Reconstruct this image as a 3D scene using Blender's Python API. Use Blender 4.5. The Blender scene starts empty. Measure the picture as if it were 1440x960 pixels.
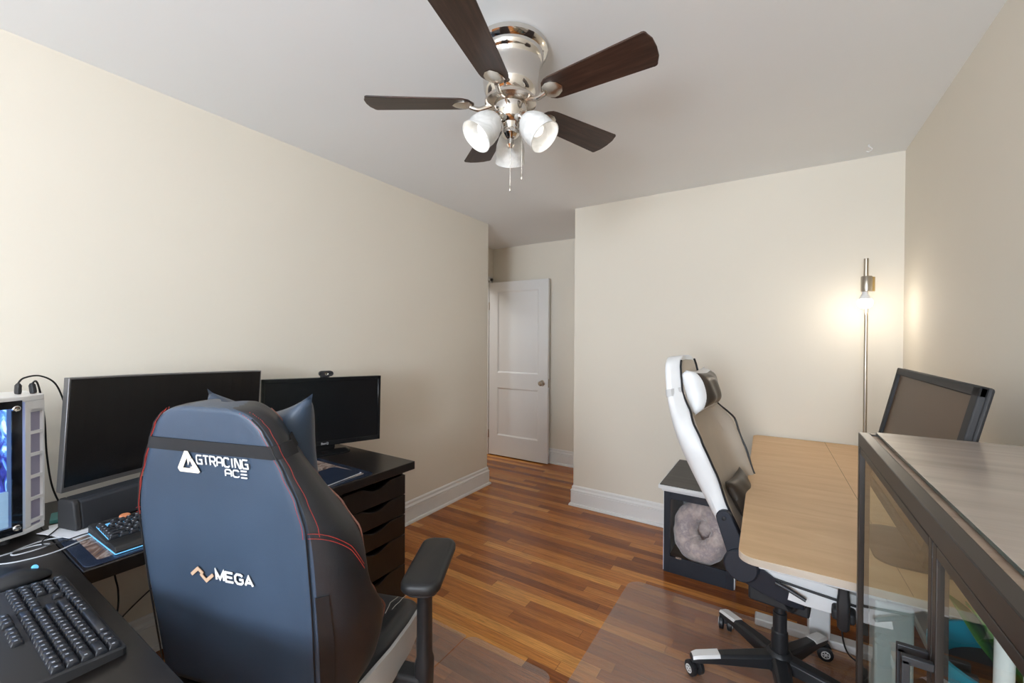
import bpy, bmesh, math, random
from mathutils import Vector, Matrix, Euler
random.seed(7)
PI = math.pi
S = bpy.context.scene
C = S.collection

# ---------------------------------------------------------------- camera, light, exposure
cam_d = bpy.data.cameras.new('camera'); cam = bpy.data.objects.new('camera', cam_d); C.objects.link(cam)
cam_d.sensor_width = 36.0; cam_d.lens = 36.0*585.0/1440.0; cam_d.clip_start = 0.02
cam.location = (0, 0, 1.3698)
_y, _p, _r = math.radians(32.5595), math.radians(-0.4096), math.radians(0.3310)
_f = Vector((-math.sin(_y)*math.cos(_p), math.cos(_y)*math.cos(_p), math.sin(_p)))
_x = Vector((math.cos(_y), math.sin(_y), 0)); _u = _x.cross(_f)
_x2 = _x*math.cos(_r)+_u*math.sin(_r); _u2 = _u*math.cos(_r)-_x*math.sin(_r)
cam.rotation_euler = Matrix((_x2, _u2, -_f)).transposed().to_euler()
S.camera = cam
S.view_settings.view_transform = 'Standard'; S.view_settings.look = 'None'
S.view_settings.gamma = 1; S.view_settings.use_curve_mapping = False
S.view_settings.exposure = 0.74
S.cycles.max_bounces = 14; S.cycles.diffuse_bounces = 7; S.cycles.glossy_bounces = 6; S.cycles.transparent_max_bounces = 24; S.cycles.transmission_bounces = 12
W = bpy.data.worlds.new('world'); S.world = W; W.use_nodes = True
W.node_tree.nodes['Background'].inputs[0].default_value = (0.78, 0.88, 1.0, 1)
W.node_tree.nodes['Background'].inputs[1].default_value = 1.6

def area(name, loc, rot, sx, sy, power, col):
    l = bpy.data.lights.new(name, 'AREA'); l.shape = 'RECTANGLE'; l.size = sx; l.size_y = sy
    l.energy = power; l.color = col
    o = bpy.data.objects.new(name, l); C.objects.link(o); o.location = loc; o.rotation_euler = rot
    return o
# daylight through the rear windows (outside the panes)
area('daylight_rear', (-1.45, -2.56, 1.50), (PI/2+.62, 0, 0), 1.18, 1.25, 18, (0.85, 0.925, 1.0))
area('daylight_rear_right', (-0.20, -2.56, 1.50), (PI/2+.62, 0, 0), 0.88, 1.25, 92, (0.85, 0.925, 1.0))

# added fill in the unseen hallway, brightens the alcove and open door
area('alcove_fill', (-3.40, 2.75, 2.38), (0, 0, 0), 0.45, 0.45, 12, (0.96, 0.98, 1.0))

# ---------------------------------------------------------------- helpers
def mat(name, col=(0.8, 0.8, 0.8), rough=0.5, metal=0.0, **k):
    m = bpy.data.materials.new(name); m.use_nodes = True
    b = m.node_tree.nodes['Principled BSDF']
    b.inputs['Base Color'].default_value = (*col, 1); b.inputs['Roughness'].default_value = rough
    b.inputs['Metallic'].default_value = metal
    if 'trans' in k: b.inputs['Transmission Weight'].default_value = k['trans']
    if 'ior' in k: b.inputs['IOR'].default_value = k['ior']
    if 'spec' in k: b.inputs['Specular IOR Level'].default_value = k['spec']
    if 'emit' in k:
        b.inputs['Emission Color'].default_value = (*k['emit'], 1); b.inputs['Emission Strength'].default_value = k.get('es', 1)
    if 'coat' in k: b.inputs['Coat Weight'].default_value = k['coat']; b.inputs['Coat Roughness'].default_value = k.get('coatr', 0.05)
    if 'sheen' in k: b.inputs['Sheen Weight'].default_value = k['sheen']
    if 'alpha' in k: b.inputs['Alpha'].default_value = k['alpha']
    return m
class NT:
    def __init__(s, m): s.t = m.node_tree; s.b = s.t.nodes['Principled BSDF']
    def n(s, kind, **k):
        nd = s.t.nodes.new(kind)
        for a, v in k.items(): setattr(nd, a, v)
        return nd
    def l(s, a, b): s.t.links.new(a, b)
    def math(s, op, a, b=None):
        nd = s.n('ShaderNodeMath', operation=op)
        for i, v in enumerate((a, b)):
            if v is None: continue
            if isinstance(v, (int, float)): nd.inputs[i].default_value = v
            else: s.l(v, nd.inputs[i])
        return nd.outputs[0]
    def coords(s, scale=(1, 1, 1), rot=(0, 0, 0), kind='Object'):
        tc = s.n('ShaderNodeTexCoord'); mp = s.n('ShaderNodeMapping')
        mp.inputs['Scale'].default_value = scale; mp.inputs['Rotation'].default_value = rot
        s.l(tc.outputs[kind], mp.inputs[0]); return mp.outputs[0]
    def noise(s, vec, scale=5, detail=4, rough=0.5, dist=0.0):
        nd = s.n('ShaderNodeTexNoise'); nd.inputs['Scale'].default_value = scale; nd.inputs['Detail'].default_value = detail
        nd.inputs['Roughness'].default_value = rough; nd.inputs['Distortion'].default_value = dist
        s.l(vec, nd.inputs['Vector']); return nd.outputs['Fac']
    def ramp(s, fac, stops):
        nd = s.n('ShaderNodeValToRGB'); cr = nd.color_ramp
        while len(cr.elements) < len(stops): cr.elements.new(0.5)
        for e, (p, c) in zip(cr.elements, stops): e.position = p; e.color = (*c, 1)
        s.l(fac, nd.inputs[0]); return nd.outputs[0]
    def bump(s, h, strength=0.2, dist=0.01):
        nd = s.n('ShaderNodeBump'); nd.inputs['Strength'].default_value = strength; nd.inputs['Distance'].default_value = dist
        s.l(h, nd.inputs['Height']); s.l(nd.outputs[0], s.b.inputs['Normal'])

def link(name, me, m, parent=None, bevel=0, seg=2, sharp=35, solid=0, sub=0, smooth=True):
    me.name = name
    if m is not None:
        for mm in (m if isinstance(m, (list, tuple)) else [m]): me.materials.append(mm)
    o = bpy.data.objects.new(name, me); C.objects.link(o)
    if parent is not None: o.parent = parent
    if smooth:
        me.polygons.foreach_set('use_smooth', [True]*len(me.polygons))
        if sharp: me.set_sharp_from_angle(angle=math.radians(sharp))
    if solid:
        q = o.modifiers.new('solid', 'SOLIDIFY'); q.thickness = solid; q.offset = 0
    if bevel:
        q = o.modifiers.new('bevel', 'BEVEL'); q.width = bevel; q.segments = seg; q.limit_method = 'ANGLE'; q.harden_normals = False
    if sub:
        q = o.modifiers.new('sub', 'SUBSURF'); q.levels = sub; q.render_levels = sub
    return o
def obj(name, bm, m, parent=None, **k):
    bmesh.ops.recalc_face_normals(bm, faces=bm.faces)
    me = bpy.data.meshes.new(name); bm.to_mesh(me); bm.free()
    return link(name, me, m, parent, **k)
def B(): return bmesh.new()
def box(bm, lo, hi, M=None):
    x0, y0, z0 = lo; x1, y1, z1 = hi
    v = [bm.verts.new((x, y, z)) for z in (z0, z1) for y in (y0, y1) for x in (x0, x1)]
    for f in ((0, 2, 3, 1), (4, 5, 7, 6), (0, 1, 5, 4), (2, 6, 7, 3), (0, 4, 6, 2), (1, 3, 7, 5)):
        bm.faces.new([v[i] for i in f])
    if M is not None: bmesh.ops.transform(bm, matrix=M, verts=v)
    return bm
def cbox(bm, c, s, M=None):
    return box(bm, [c[i]-s[i]/2 for i in range(3)], [c[i]+s[i]/2 for i in range(3)], M)
def loft(bm, secs, closed=True, cap=True, M=None, wrap=False):
    rows = [[bm.verts.new(p) for p in s] for s in secs]
    n = len(rows[0]); R = len(rows)
    for a in range(R if wrap else R-1):
        A, D = rows[a], rows[(a+1) % R]
        for i in range(n if closed else n-1):
            j = (i+1) % n
            try: bm.faces.new((A[i], A[j], D[j], D[i]))
            except ValueError: pass
    if cap and not wrap:
        try: bm.faces.new(rows[0][::-1]); bm.faces.new(rows[-1])
        except ValueError: pass
    if M is not None: bmesh.ops.transform(bm, matrix=M, verts=[v for r in rows for v in r])
    return bm
def lathe(bm, prof, seg=32, M=None, cap=True):
    secs = [[(r*math.cos(2*PI*i/seg), r*math.sin(2*PI*i/seg), z) for i in range(seg)] for r, z in prof]
    return loft(bm, secs, True, cap, M)
def prism(bm, poly, z0, z1, M=None):
    return loft(bm, [[(x, y, z0) for x, y in poly], [(x, y, z1) for x, y in poly]], True, True, M)
def smooth_path(pts, n=6):
    P = [Vector(p) for p in pts]; out = []
    for i in range(len(P)-1):
        p0 = P[max(i-1, 0)]; p1 = P[i]; p2 = P[i+1]; p3 = P[min(i+2, len(P)-1)]
        for k in range(n):
            t = k/n
            out.append(0.5*((2*p1)+(p2-p0)*t+(2*p0-5*p1+4*p2-p3)*t*t+(3*p1-p0-3*p2+p3)*t**3))
    out.append(P[-1]); return out
def tube(bm, pts, r, seg=8, M=None, sm=0, closed=False):
    P = smooth_path(pts, sm) if sm else [Vector(p) for p in pts]
    rr = r if isinstance(r, (list, tuple)) else None
    secs = []; prev = None
    for i, p in enumerate(P):
        if closed: t = P[(i+1) % len(P)]-P[i-1]
        else: t = P[min(i+1, len(P)-1)]-P[max(i-1, 0)]
        t.normalize()
        if prev is None:
            a = Vector((0, 0, 1)) if abs(t.z) < 0.9 else Vector((1, 0, 0)); nn = t.cross(a).normalized()
        else:
            nn = (prev-t*prev.dot(t)).normalized()
        prev = nn; bn = t.cross(nn)
        R = (rr[0]+(rr[-1]-rr[0])*i/(len(P)-1)) if rr else r
        secs.append([tuple(p+(nn*math.cos(2*PI*k/seg)+bn*math.sin(2*PI*k/seg))*R) for k in range(seg)])
    return loft(bm, secs, True, True, M, wrap=closed)
def rrect(w, h, r, n=5, cx=0, cy=0):
    out = []
    for sx, sy, a0 in ((1, 1, 0), (-1, 1, PI/2), (-1, -1, PI), (1, -1, 1.5*PI)):
        for k in range(n+1):
            a = a0+PI/2*k/n
            out.append((cx+sx*(w/2-r)+r*math.cos(a), cy+sy*(h/2-r)+r*math.sin(a)))
    return out
def T(x=0, y=0, z=0): return Matrix.Translation((x, y, z))
def RX(a): return Matrix.Rotation(a, 4, 'X')
def RY(a): return Matrix.Rotation(a, 4, 'Y')
def RZ(a): return Matrix.Rotation(a, 4, 'Z')
def tag(o, label, cat, group=None):
    o['label'] = label; o['category'] = cat
    if group: o['group'] = group
    return o
def thing(name, label, cat, loc=(0, 0, 0), rz=0, group=None):
    o = bpy.data.objects.new(name, None); C.objects.link(o)
    o.location = loc; o.rotation_euler = (0, 0, rz); o.empty_display_size = 0.05
    return tag(o, label, cat, group)
def struct(o): o['kind'] = 'structure'; return o

# ---------------------------------------------------------------- materials
def m_wall(name, col):
    m = mat(name, col, 0.75, spec=0.25); g = NT(m); v = g.coords()
    f = g.noise(v, 1.3, 3)
    g.l(g.ramp(f, [(0.3, tuple(c*0.985 for c in col)), (0.7, tuple(min(1, c*1.01) for c in col))]), g.b.inputs['Base Color'])
    g.bump(g.noise(v, 260, 3), 0.06, 0.002); return m
M_wall = m_wall('cream wall paint', (0.755, 0.705, 0.615))
M_ceil = m_wall('white ceiling paint', (0.84, 0.86, 0.875))
M_trim = mat('white trim gloss paint', (0.78, 0.78, 0.775), 0.35)
M_door = mat('white door paint', (0.72, 0.72, 0.72), 0.4)

def m_floor():
    m = mat('oak strip floor', (0.3, 0.13, 0.05), 0.28); g = NT(m)
    v = g.coords(); sp = g.n('ShaderNodeSeparateXYZ'); g.l(v, sp.inputs[0]); x, y = sp.outputs[0], sp.outputs[1]
    row = g.math('DIVIDE', y, 0.057); ri = g.math('FLOOR', row); rf = g.math('FRACT', row)
    wn = g.n('ShaderNodeTexWhiteNoise', noise_dimensions='1D'); g.l(ri, wn.inputs['W'])
    off = g.math('MULTIPLY', wn.outputs['Value'], 3.1)
    ln = g.math('DIVIDE', g.math('ADD', x, off), 0.92); pi_ = g.math('FLOOR', ln); pf = g.math('FRACT', ln)
    cb = g.n('ShaderNodeCombineXYZ'); g.l(ri, cb.inputs[0]); g.l(pi_, cb.inputs[1])
    w2 = g.n('ShaderNodeTexWhiteNoise', noise_dimensions='2D'); g.l(cb.outputs[0], w2.inputs['Vector'])
    pid = w2.outputs['Value']
    tone = g.ramp(pid, [(0.0, (0.20, 0.055, 0.010)), (0.3, (0.31, 0.092, 0.016)), (0.6, (0.42, 0.138, 0.024)), (0.85, (0.54, 0.20, 0.038)), (1.0, (0.70, 0.32, 0.075))])
    # grain
    c2 = g.n('ShaderNodeCombineXYZ'); g.l(g.math('ADD', g.math('MULTIPLY', x, 3.0), g.math('MULTIPLY', pid, 40)), c2.inputs[0])
    g.l(g.math('MULTIPLY', y, 60.0), c2.inputs[1]); g.l(g.math('MULTIPLY', pid, 17), c2.inputs[2])
    gr = g.noise(c2.outputs[0], 1.9, 9, 0.72, 0.8)
    gc = g.ramp(gr, [(0.30, (0.36, 0.33, 0.30)), (0.48, (0.92, 0.92, 0.92)), (0.70, (1.45, 1.42, 1.3))])
    mx = g.n('ShaderNodeMix', data_type='RGBA', blend_type='MULTIPLY'); mx.inputs[0].default_value = 0.85
    g.l(tone, mx.inputs[6]); g.l(gc, mx.inputs[7])
    ga = g.math('LESS_THAN', g.math('MINIMUM', rf, g.math('SUBTRACT', 1.0, rf)), 0.016)
    gb = g.math('LESS_THAN', g.math('MINIMUM', pf, g.math('SUBTRACT', 1.0, pf)), 0.0014)
    gap = g.math('MAXIMUM', ga, gb)
    m2 = g.n('ShaderNodeMix', data_type='RGBA', blend_type='MIX'); g.l(g.math('MULTIPLY', gap, 0.55), m2.inputs[0])
    g.l(mx.outputs[2], m2.inputs[6]); m2.inputs[7].default_value = (0.05, 0.018, 0.007, 1)
    g.l(m2.outputs[2], g.b.inputs['Base Color'])
    g.l(g.math('ADD', 0.15, g.math('MULTIPLY', gr, 0.14)), g.b.inputs['Roughness'])
    g.bump(g.math('SUBTRACT', g.math('MULTIPLY', gr, 0.15), gap), 0.18, 0.001)
    return m
M_floor = m_floor()

def m_wood(name, c0, c1, c2, scale=1.0, rot=0.0, rough=0.5, stretch=14, bumpy=0.05):
    m = mat(name, c1, rough); g = NT(m); v = g.coords((1.0*scale, stretch*scale, 6*scale), (0, 0, rot))
    a = g.noise(v, 2.2, 8, 0.62, 0.5)
    g.l(g.ramp(a, [(0.25, c0), (0.5, c1), (0.78, c2)]), g.b.inputs['Base Color'])
    g.bump(a, bumpy, 0.002); return m
M_oak = m_wood('light oak desktop', (0.58, 0.37, 0.19), (0.66, 0.435, 0.24), (0.72, 0.50, 0.29), 1.3, 0.75, 0.5, 7)
M_oak_edge = m_wood('pale desk edge band', (0.40, 0.33, 0.26), (0.50, 0.42, 0.34), (0.58, 0.5, 0.42), 1.0, PI/2, 0.55, 20)
M_blade = m_wood('espresso fan blade', (0.012, 0.006, 0.004), (0.040, 0.018, 0.012), (0.085, 0.045, 0.030), 2.0, 0.0, 0.35, 12, 0.1)
M_dark = m_wood('black brown desk foil', (0.006, 0.0045, 0.004), (0.010, 0.0075, 0.0065), (0.017, 0.013, 0.011), 1.5, 0, 0.32, 16, 0.03)
M_cabwood = m_wood('brown cabinet top', (0.22, 0.155, 0.11), (0.31, 0.225, 0.165), (0.38, 0.29, 0.22), 1.2, 0, 0.45, 14)
M_greytop = m_wood('dark grey wood top', (0.045, 0.042, 0.04), (0.07, 0.066, 0.062), (0.10, 0.095, 0.09), 1.4, 0, 0.5, 18)
def m_leather(name, col, rough=0.38, bump=0.12, sc=420):
    m = mat(name, col, rough); g = NT(m); v = g.coords()
    vo = g.n('ShaderNodeTexVoronoi'); vo.inputs['Scale'].default_value = sc; g.l(v, vo.inputs['Vector'])
    n = g.noise(v, 3.5, 3)
    g.l(g.ramp(n, [(0.3, tuple(c*0.85 for c in col)), (0.7, tuple(min(1, c*1.15) for c in col))]), g.b.inputs['Base Color'])
    g.bump(vo.outputs['Distance'], bump, 0.0012); return m
M_leather_daylit = m_leather('daylit black leatherette', (0.040, 0.062, 0.100), 0.40)  # daylight's blue sheen painted into the black leather colour
M_leather_shaded = m_leather('shaded black leatherette', (0.017, 0.018, 0.022), 0.42)  # darker copy of the same leather, for the shaded sides and seat
M_leather_w = m_leather('white leatherette', (0.74, 0.75, 0.76), 0.42, 0.06)
M_leather_b = m_leather('taupe leatherette', (0.46, 0.40, 0.33), 0.5, 0.08)
M_leather_k = m_leather('dark brown leatherette', (0.045, 0.034, 0.026), 0.32)
M_greyband = m_leather('grey leatherette', (0.50, 0.50, 0.50), 0.45, 0.05)
M_strap = mat('woven black strap', (0.012, 0.012, 0.014), 0.85)
M_strap_w = mat('white elastic strap', (0.62, 0.62, 0.62), 0.8)
M_red = mat('red thread', (0.42, 0.03, 0.02), 0.7)
M_blk = mat('black piping', (0.01, 0.01, 0.012), 0.5)
M_logo = mat('cream print', (0.80, 0.70, 0.58), 0.5)
M_logow = mat('white print', (0.85, 0.85, 0.85), 0.5)
M_logob = mat('bronze print', (0.55, 0.38, 0.26), 0.5)
M_plastic = mat('black plastic', (0.016, 0.017, 0.02), 0.45)
M_plastic2 = mat('matte black plastic', (0.022, 0.022, 0.024), 0.65)
M_pu = mat('black armrest rubber', (0.012, 0.012, 0.013), 0.5)
M_key = mat('black keycap', (0.018, 0.020, 0.026), 0.35)
M_legend = mat('pale key legend', (0.45, 0.48, 0.55), 0.5)
M_white = mat('white powder coat', (0.76, 0.77, 0.78), 0.4)
M_whitep = mat('white plastic', (0.80, 0.80, 0.80), 0.35)
M_navy = mat('dark navy frame paint', (0.012, 0.016, 0.026), 0.5)
M_nickel = mat('brushed nickel', (0.62, 0.57, 0.51), 0.24, 1.0)
M_chrome = mat('polished nickel', (0.70, 0.67, 0.63), 0.10, 1.0)
M_steel = mat('lamp pole steel', (0.50, 0.45, 0.38), 0.28, 1.0)
M_brass = mat('brass socket', (0.62, 0.47, 0.22), 0.3, 1.0)
M_frame = mat('dark bronze metal frame', (0.030, 0.024, 0.021), 0.36, 0.35)
M_glass = mat('clear glass', (0.97, 0.99, 0.98), 0.0, trans=1.0, ior=1.48)
def m_thin(name, tint=(0.94, 0.97, 0.96), refl=0.09, rough=0.01):
    m = bpy.data.materials.new(name); m.use_nodes = True; t = m.node_tree; t.nodes.clear()
    o = t.nodes.new('ShaderNodeOutputMaterial'); mx = t.nodes.new('ShaderNodeMixShader')
    tr = t.nodes.new('ShaderNodeBsdfTransparent'); gl = t.nodes.new('ShaderNodeBsdfGlossy'); fr = t.nodes.new('ShaderNodeFresnel')
    tr.inputs[0].default_value = (*tint, 1); gl.inputs['Roughness'].default_value = rough; fr.inputs[0].default_value = 1.5
    ge = t.nodes.new('ShaderNodeNewGeometry'); m1_ = t.nodes.new('ShaderNodeMath'); m1_.operation = 'SUBTRACT'; m1_.inputs[0].default_value = 1
    m2_ = t.nodes.new('ShaderNodeMath'); m2_.operation = 'MULTIPLY'
    t.links.new(ge.outputs['Backfacing'], m1_.inputs[1]); t.links.new(m1_.outputs[0], m2_.inputs[0]); t.links.new(fr.outputs[0], m2_.inputs[1])
    t.links.new(m2_.outputs[0], mx.inputs[0]); t.links.new(tr.outputs[0], mx.inputs[1]); t.links.new(gl.outputs[0], mx.inputs[2])
    t.links.new(mx.outputs[0], o.inputs[0]); return m
M_pane = m_thin('thin cabinet pane')
M_winpane = m_thin('window pane', (0.97, 0.98, 1.0))
M_screen = mat('black monitor screen', (0.006, 0.006, 0.007), 0.22, spec=0.35)
M_screen2 = mat('screen with painted brown reflection', (0.10, 0.058, 0.030), 0.42, spec=.3)  # brown of the reflected room painted into the dark screen
M_bezel = mat('glossy black bezel', (0.008, 0.008, 0.009), 0.12)
M_greybezel = mat('grey metal bezel', (0.20, 0.20, 0.21), 0.35, 0.7)
M_soundbar = mat('soundbar cloth', (0.018, 0.021, 0.028), 0.7)
M_cable = mat('black cable', (0.012, 0.012, 0.012), 0.5)
M_cablew = mat('pale clear cable', (0.45, 0.47, 0.50), 0.35)
M_teal = mat('teal plastic', (0.0, 0.27, 0.40), 0.35)
M_paper = mat('white paper', (0.80, 0.82, 0.86), 0.6)
M_orange = mat('orange plastic', (0.75, 0.28, 0.13), 0.5)
M_bulb_on = mat('lit bulb', (1, 1, 1), 0.4, emit=(1.0, 0.93, 0.82), es=12)
M_frost = mat('alabaster glass', (0.86, 0.86, 0.84), 0.3, trans=0.25, ior=1.3)
g = NT(M_frost); _v = g.coords(); g.l(g.ramp(g.noise(_v, 14, 4, 0.6, 1.5), [(0.35, (0.70, 0.70, 0.68)), (0.65, (0.95, 0.95, 0.94))]), g.b.inputs['Base Color'])
M_bulb = mat('bulb with added glow', (0.88, 0.88, 0.86), 0.35, emit=(1, .96, .9), es=.2)  # slight glow added to fan bulbs that are off
M_led = mat('blue key light', (0.1, 0.5, 0.9), 0.5, emit=(0.25, 0.60, 1.0), es=.30)

# ---------------------------------------------------------------- room
XL, XR, YB, XC, H = -2.294, 0.598, 3.168, -1.413, 2.44
YR, AX, AY = -2.40, -2.89, 4.10       # rear wall, alcove left wall, alcove back wall
HX = -4.0                              # hallway beyond the doorway
def wall(name, lo, hi, m=M_wall, **k): return struct(obj(name, box(B(), lo, hi), m, **k))
wall('floor', (HX-.1, YR-.12, -0.1), (XR+.12, AY+.12, 0), M_floor)
wall('ceiling', (HX-.1, YR-.12, H), (XR+.12, AY+.12, H+.1), M_ceil)
wall('wall_left', (AX, YR-.12, 0), (XL, YB, H))
wall('wall_right', (XR, YR-.12, 0), (XR+.12, AY+.12, H))
wall('wall_back', (XC, YB, 0), (XR, AY+.12, H))
wall('wall_alcove', (HX-.1, AY, 0), (XC, AY+.12, H))
bm = B(); box(bm, (AX-.1, YR-.12, 0), (AX, 3.24, H)); box(bm, (AX-.1, 4.02, 0), (AX, AY, H)); box(bm, (AX-.1, 3.24, 2.045), (AX, 4.02, H))
struct(obj('wall_doorway', bm, M_wall))
wall('wall_hallway', (HX-.1, YR-.12, 0), (HX, AY, H))
# rear wall with a double window
WX0, WX1, WZ0, WZ1 = -2.05, -0.85, 0.85, 2.15
bm = B()
box(bm, (HX, YR-.12, 0), (XR, YR, WZ0)); box(bm, (HX, YR-.12, WZ1), (XR, YR, H))
VX0, VX1 = -.65, .25
box(bm, (HX, YR-.12, WZ0), (WX0, YR, WZ1)); box(bm, (WX1, YR-.12, WZ0), (VX0, YR, WZ1)); box(bm, (VX1, YR-.12, WZ0), (XR, YR, WZ1))
struct(obj('wall_rear', bm, M_wall))
def window(name, x0, x1, splits):
    bm = B(); xs = [x0+(x1-x0)*i/splits for i in range(splits+1)]
    for a, b in zip(xs[:-1], xs[1:]):
        for (p, q) in (((a, WZ0), (a+.04, WZ1)), ((b-.04, WZ0), (b, WZ1)), ((a, WZ0), (b, WZ0+.05)), ((a, WZ1-.04), (b, WZ1)), ((a, 1.48), (b, 1.52))):
            box(bm, (p[0], YR-.09, p[1]), (q[0], YR-.05, q[1]))
    box(bm, (x0-.07, YR, WZ0-.08), (x1+.07, YR+.012, WZ0)); box(bm, (x0-.07, YR, WZ1), (x1+.07, YR+.012, WZ1+.08))
    box(bm, (x0-.07, YR, WZ0), (x0, YR+.012, WZ1)); box(bm, (x1, YR, WZ0), (x1+.07, YR+.012, WZ1))
    box(bm, (x0-.09, YR-.1, WZ0-.02), (x1+.09, YR+.03, WZ0+.005))
    wf = struct(obj(name, bm, M_trim, bevel=.003))
    obj('pane', box(B(), (x0+.02, YR-.073, WZ0+.02), (x1-.02, YR-.069, WZ1-.02)), M_winpane, wf)
window('window_1', WX0, WX1, 2)
window('window_2', VX0, VX1, 1)

# baseboards: profile (outward, z)
BP = [(0, 0), (.030, 0), (.030, .008), (.026, .017), (.016, .021), (.016, .112), (.012, .113), (.012, .117), (.018, .119), (.018, .126), (.009, .138), (.009, .154), (.004, .162), (0, .164)]
def baseboard(name, pts, ends=None):
    """pts: path on the wall plane, outward normal to the right-hand side of travel; mitred corners"""
    P = [Vector((x, y, 0)) for x, y in pts]; N = []
    for a, b in zip(P[:-1], P[1:]):
        d = (b-a).normalized(); N.append(Vector((d.y, -d.x, 0)))
    secs = []
    for i, p in enumerate(P):
        if i == 0: n = N[0]
        elif i == len(P)-1: n = N[-1]
        else:
            n = N[i-1]+N[i]; n = n/ (n.length**2/2)
        secs.append([tuple(p+n*o+Vector((0, 0, z))) for o, z in BP])
    bm = B()
    for a, b in zip(secs[:-1], secs[1:]): loft(bm, [a, b])
    bmesh.ops.remove_doubles(bm, verts=bm.verts, dist=1e-5)
    return struct(obj(name, bm, M_trim, sharp=25))
baseboard('baseboard_left', [(XL, YR), (XL, YB), (AX, YB)])
baseboard('baseboard_back', [(XC, AY), (XC, YB), (XR, YB)])
baseboard('baseboard_right', [(XR, YB), (XR, YR)])
baseboard('baseboard_alcove', [(AX, AY), (XC, AY)])
baseboard('baseboard_rear', [(XR, YR), (XL, YR)])

# door casing on the alcove's left wall and the open door leaf against the alcove's back wall
bm = B()
for y0, y1, z0, z1 in ((3.19, 3.24, 0, 2.09), (4.02, 4.07, 0, 2.09), (3.19, 4.07, 2.045, 2.10)):
    box(bm, (AX, y0, z0), (AX+.015, y1, z1))
box(bm, (AX-.1, 3.24, 0), (AX, 3.255, 2.045)); box(bm, (AX-.1, 4.005, 0), (AX, 4.02, 2.045)); box(bm, (AX-.1, 3.24, 2.03), (AX, 4.02, 2.045))
struct(obj('trim_1', bm, M_trim, bevel=.003))
dr = bpy.data.objects.new('door_1', None); C.objects.link(dr); struct(dr)
dr.location = (-2.868, 4.012, 0); dr.rotation_euler = (0, 0, math.radians(.6))
DW, DH = .775, 2.022
def panel_door(w, h, holes, t=.035, z0=.012):
    bm = B(); xs = [0, holes[0][0], holes[0][1], w]
    zs = [z0]+sorted(z for hh in holes for z in hh[2:])+[h]
    for i in range(3):
        for j in range(len(zs)-1):
            inner = (i == 1 and j % 2 == 1)
            if inner:
                box(bm, (xs[i], -t/2+.010, zs[j]), (xs[i+1], t/2-.010, zs[j+1]))
                for s in (-1, 1):   # sticking moulding
                    a = [(xs[1], zs[j]), (xs[2], zs[j]), (xs[2], zs[j+1]), (xs[1], zs[j+1])]
                    e = .016
                    b = [(xs[1]+e, zs[j]+e), (xs[2]-e, zs[j]+e), (xs[2]-e, zs[j+1]-e), (xs[1]+e, zs[j+1]-e)]
                    A = [bm.verts.new((x, s*t/2, z)) for x, z in a]; D = [bm.verts.new((x, s*(t/2-.0095), z)) for x, z in b]
                    for k in range(4): bm.faces.new((A[k], A[(k+1) % 4], D[(k+1) % 4], D[k]))
            else:
                box(bm, (xs[i], -t/2, zs[j]), (xs[i+1], t/2, zs[j+1]))
    bmesh.ops.remove_doubles(bm, verts=bm.verts, dist=1e-5)
    return bm
obj('door_leaf', panel_door(DW, DH, [(.115, .655, .245, .80), (.115, .655, .975, 1.915)]), M_door, dr, sharp=20)
for s in (-1, 1):
    kb = lathe(B(), [(.030, 0), (.032, .004), (.014, .008), (.011, .028), (.020, .036), (.027, .046), (.027, .056), (.018, .064), (0.001, .066)], 24, T(.71, s*.0175, .885) @ RX(-s*PI/2))
    obj('door_knob', kb, M_nickel, dr)
obj('latch_plate', box(B(), (DW-.0005, -.012, .84), (DW+.0015, .012, .93)), M_nickel, dr)
for z in (.25, 1.75):
    obj('hinge', tube(B(), [(-.004, -.02, z-.045), (-.004, -.02, z+.045)], .006, 10), M_nickel, dr)

# ---------------------------------------------------------------- ceiling fan
FX, FY = -.839, 1.295
fan = thing('ceiling_fan', 'flush mounted ceiling fan with five dark wood blades, nickel motor and three glass shades', 'ceiling fan', (FX, FY, H))
fb = B()
lathe(fb, [(.128, 0), (.137, -.004), (.137, -.020), (.130, -.028), (.121, -.034), (.119, -.050), (.113, -.056), (.109, -.060), (.106, -.085), (.104, -.115),
           (.1, -.15), (.093, -.175), (.078, -.190), (.001, -.192)], 48)
obj('motor_housing', fb, M_chrome, fan, sharp=40)
obj('rotor_ring', lathe(B(), [(.001, -.188), (.088, -.190), (.095, -.196), (.095, -.206), (.085, -.212), (.06, -.214), (.001, -.214)], 40), M_nickel, fan)
obj('switch_housing', lathe(B(), [(.001, -.212), (.056, -.213), (.062, -.219), (.060, -.232), (.054, -.262), (.047, -.274), (.034, -.281), (.030, -.300), (.033, -.305), (.033, -.318), (.022, -.330), (.012, -.336), (.012, -.350), (.016, -.356), (.010, -.366), (.001, -.369)], 36), M_chrome, fan)
def blade_bm():
    L0, L1 = .135, .520; out = []; n = 22
    def hw(u):  # half width along the blade
        b = .050+.018*u
        if u < .14: b *= math.sqrt(max(0, 1-((.14-u)/.14)**2))*.75+.25*min(1, u/.14+.4)
        return b
    up = []
    for i in range(n+1):
        u = i/n; up.append((L0+(L1-L0)*u, hw(u)))
    tipc = []
    r = .013
    top = [p for p in up]; w = up[-1][1]
    arc = [(L1-r+r*math.sin(a), w-r+r*math.cos(a)) for a in (0, PI/6, PI/3, PI/2)]
    mid = [(L1+.012*(1-(y/w)**2), y) for y in [w*.5, 0, -w*.5]]
    poly = up[:-1]+[(L1-r, w)]+arc[1:]+mid+[(x, -y) for x, y in arc[1:][::-1]]+[(x, -y) for x, y in ([(L1-r, w)])]+[(x, -y) for x, y in up[:-1][::-1]]
    return prism(B(), poly, -.003, .003)
BLZ = -.206
blade_me = None; iron_me = None
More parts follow.
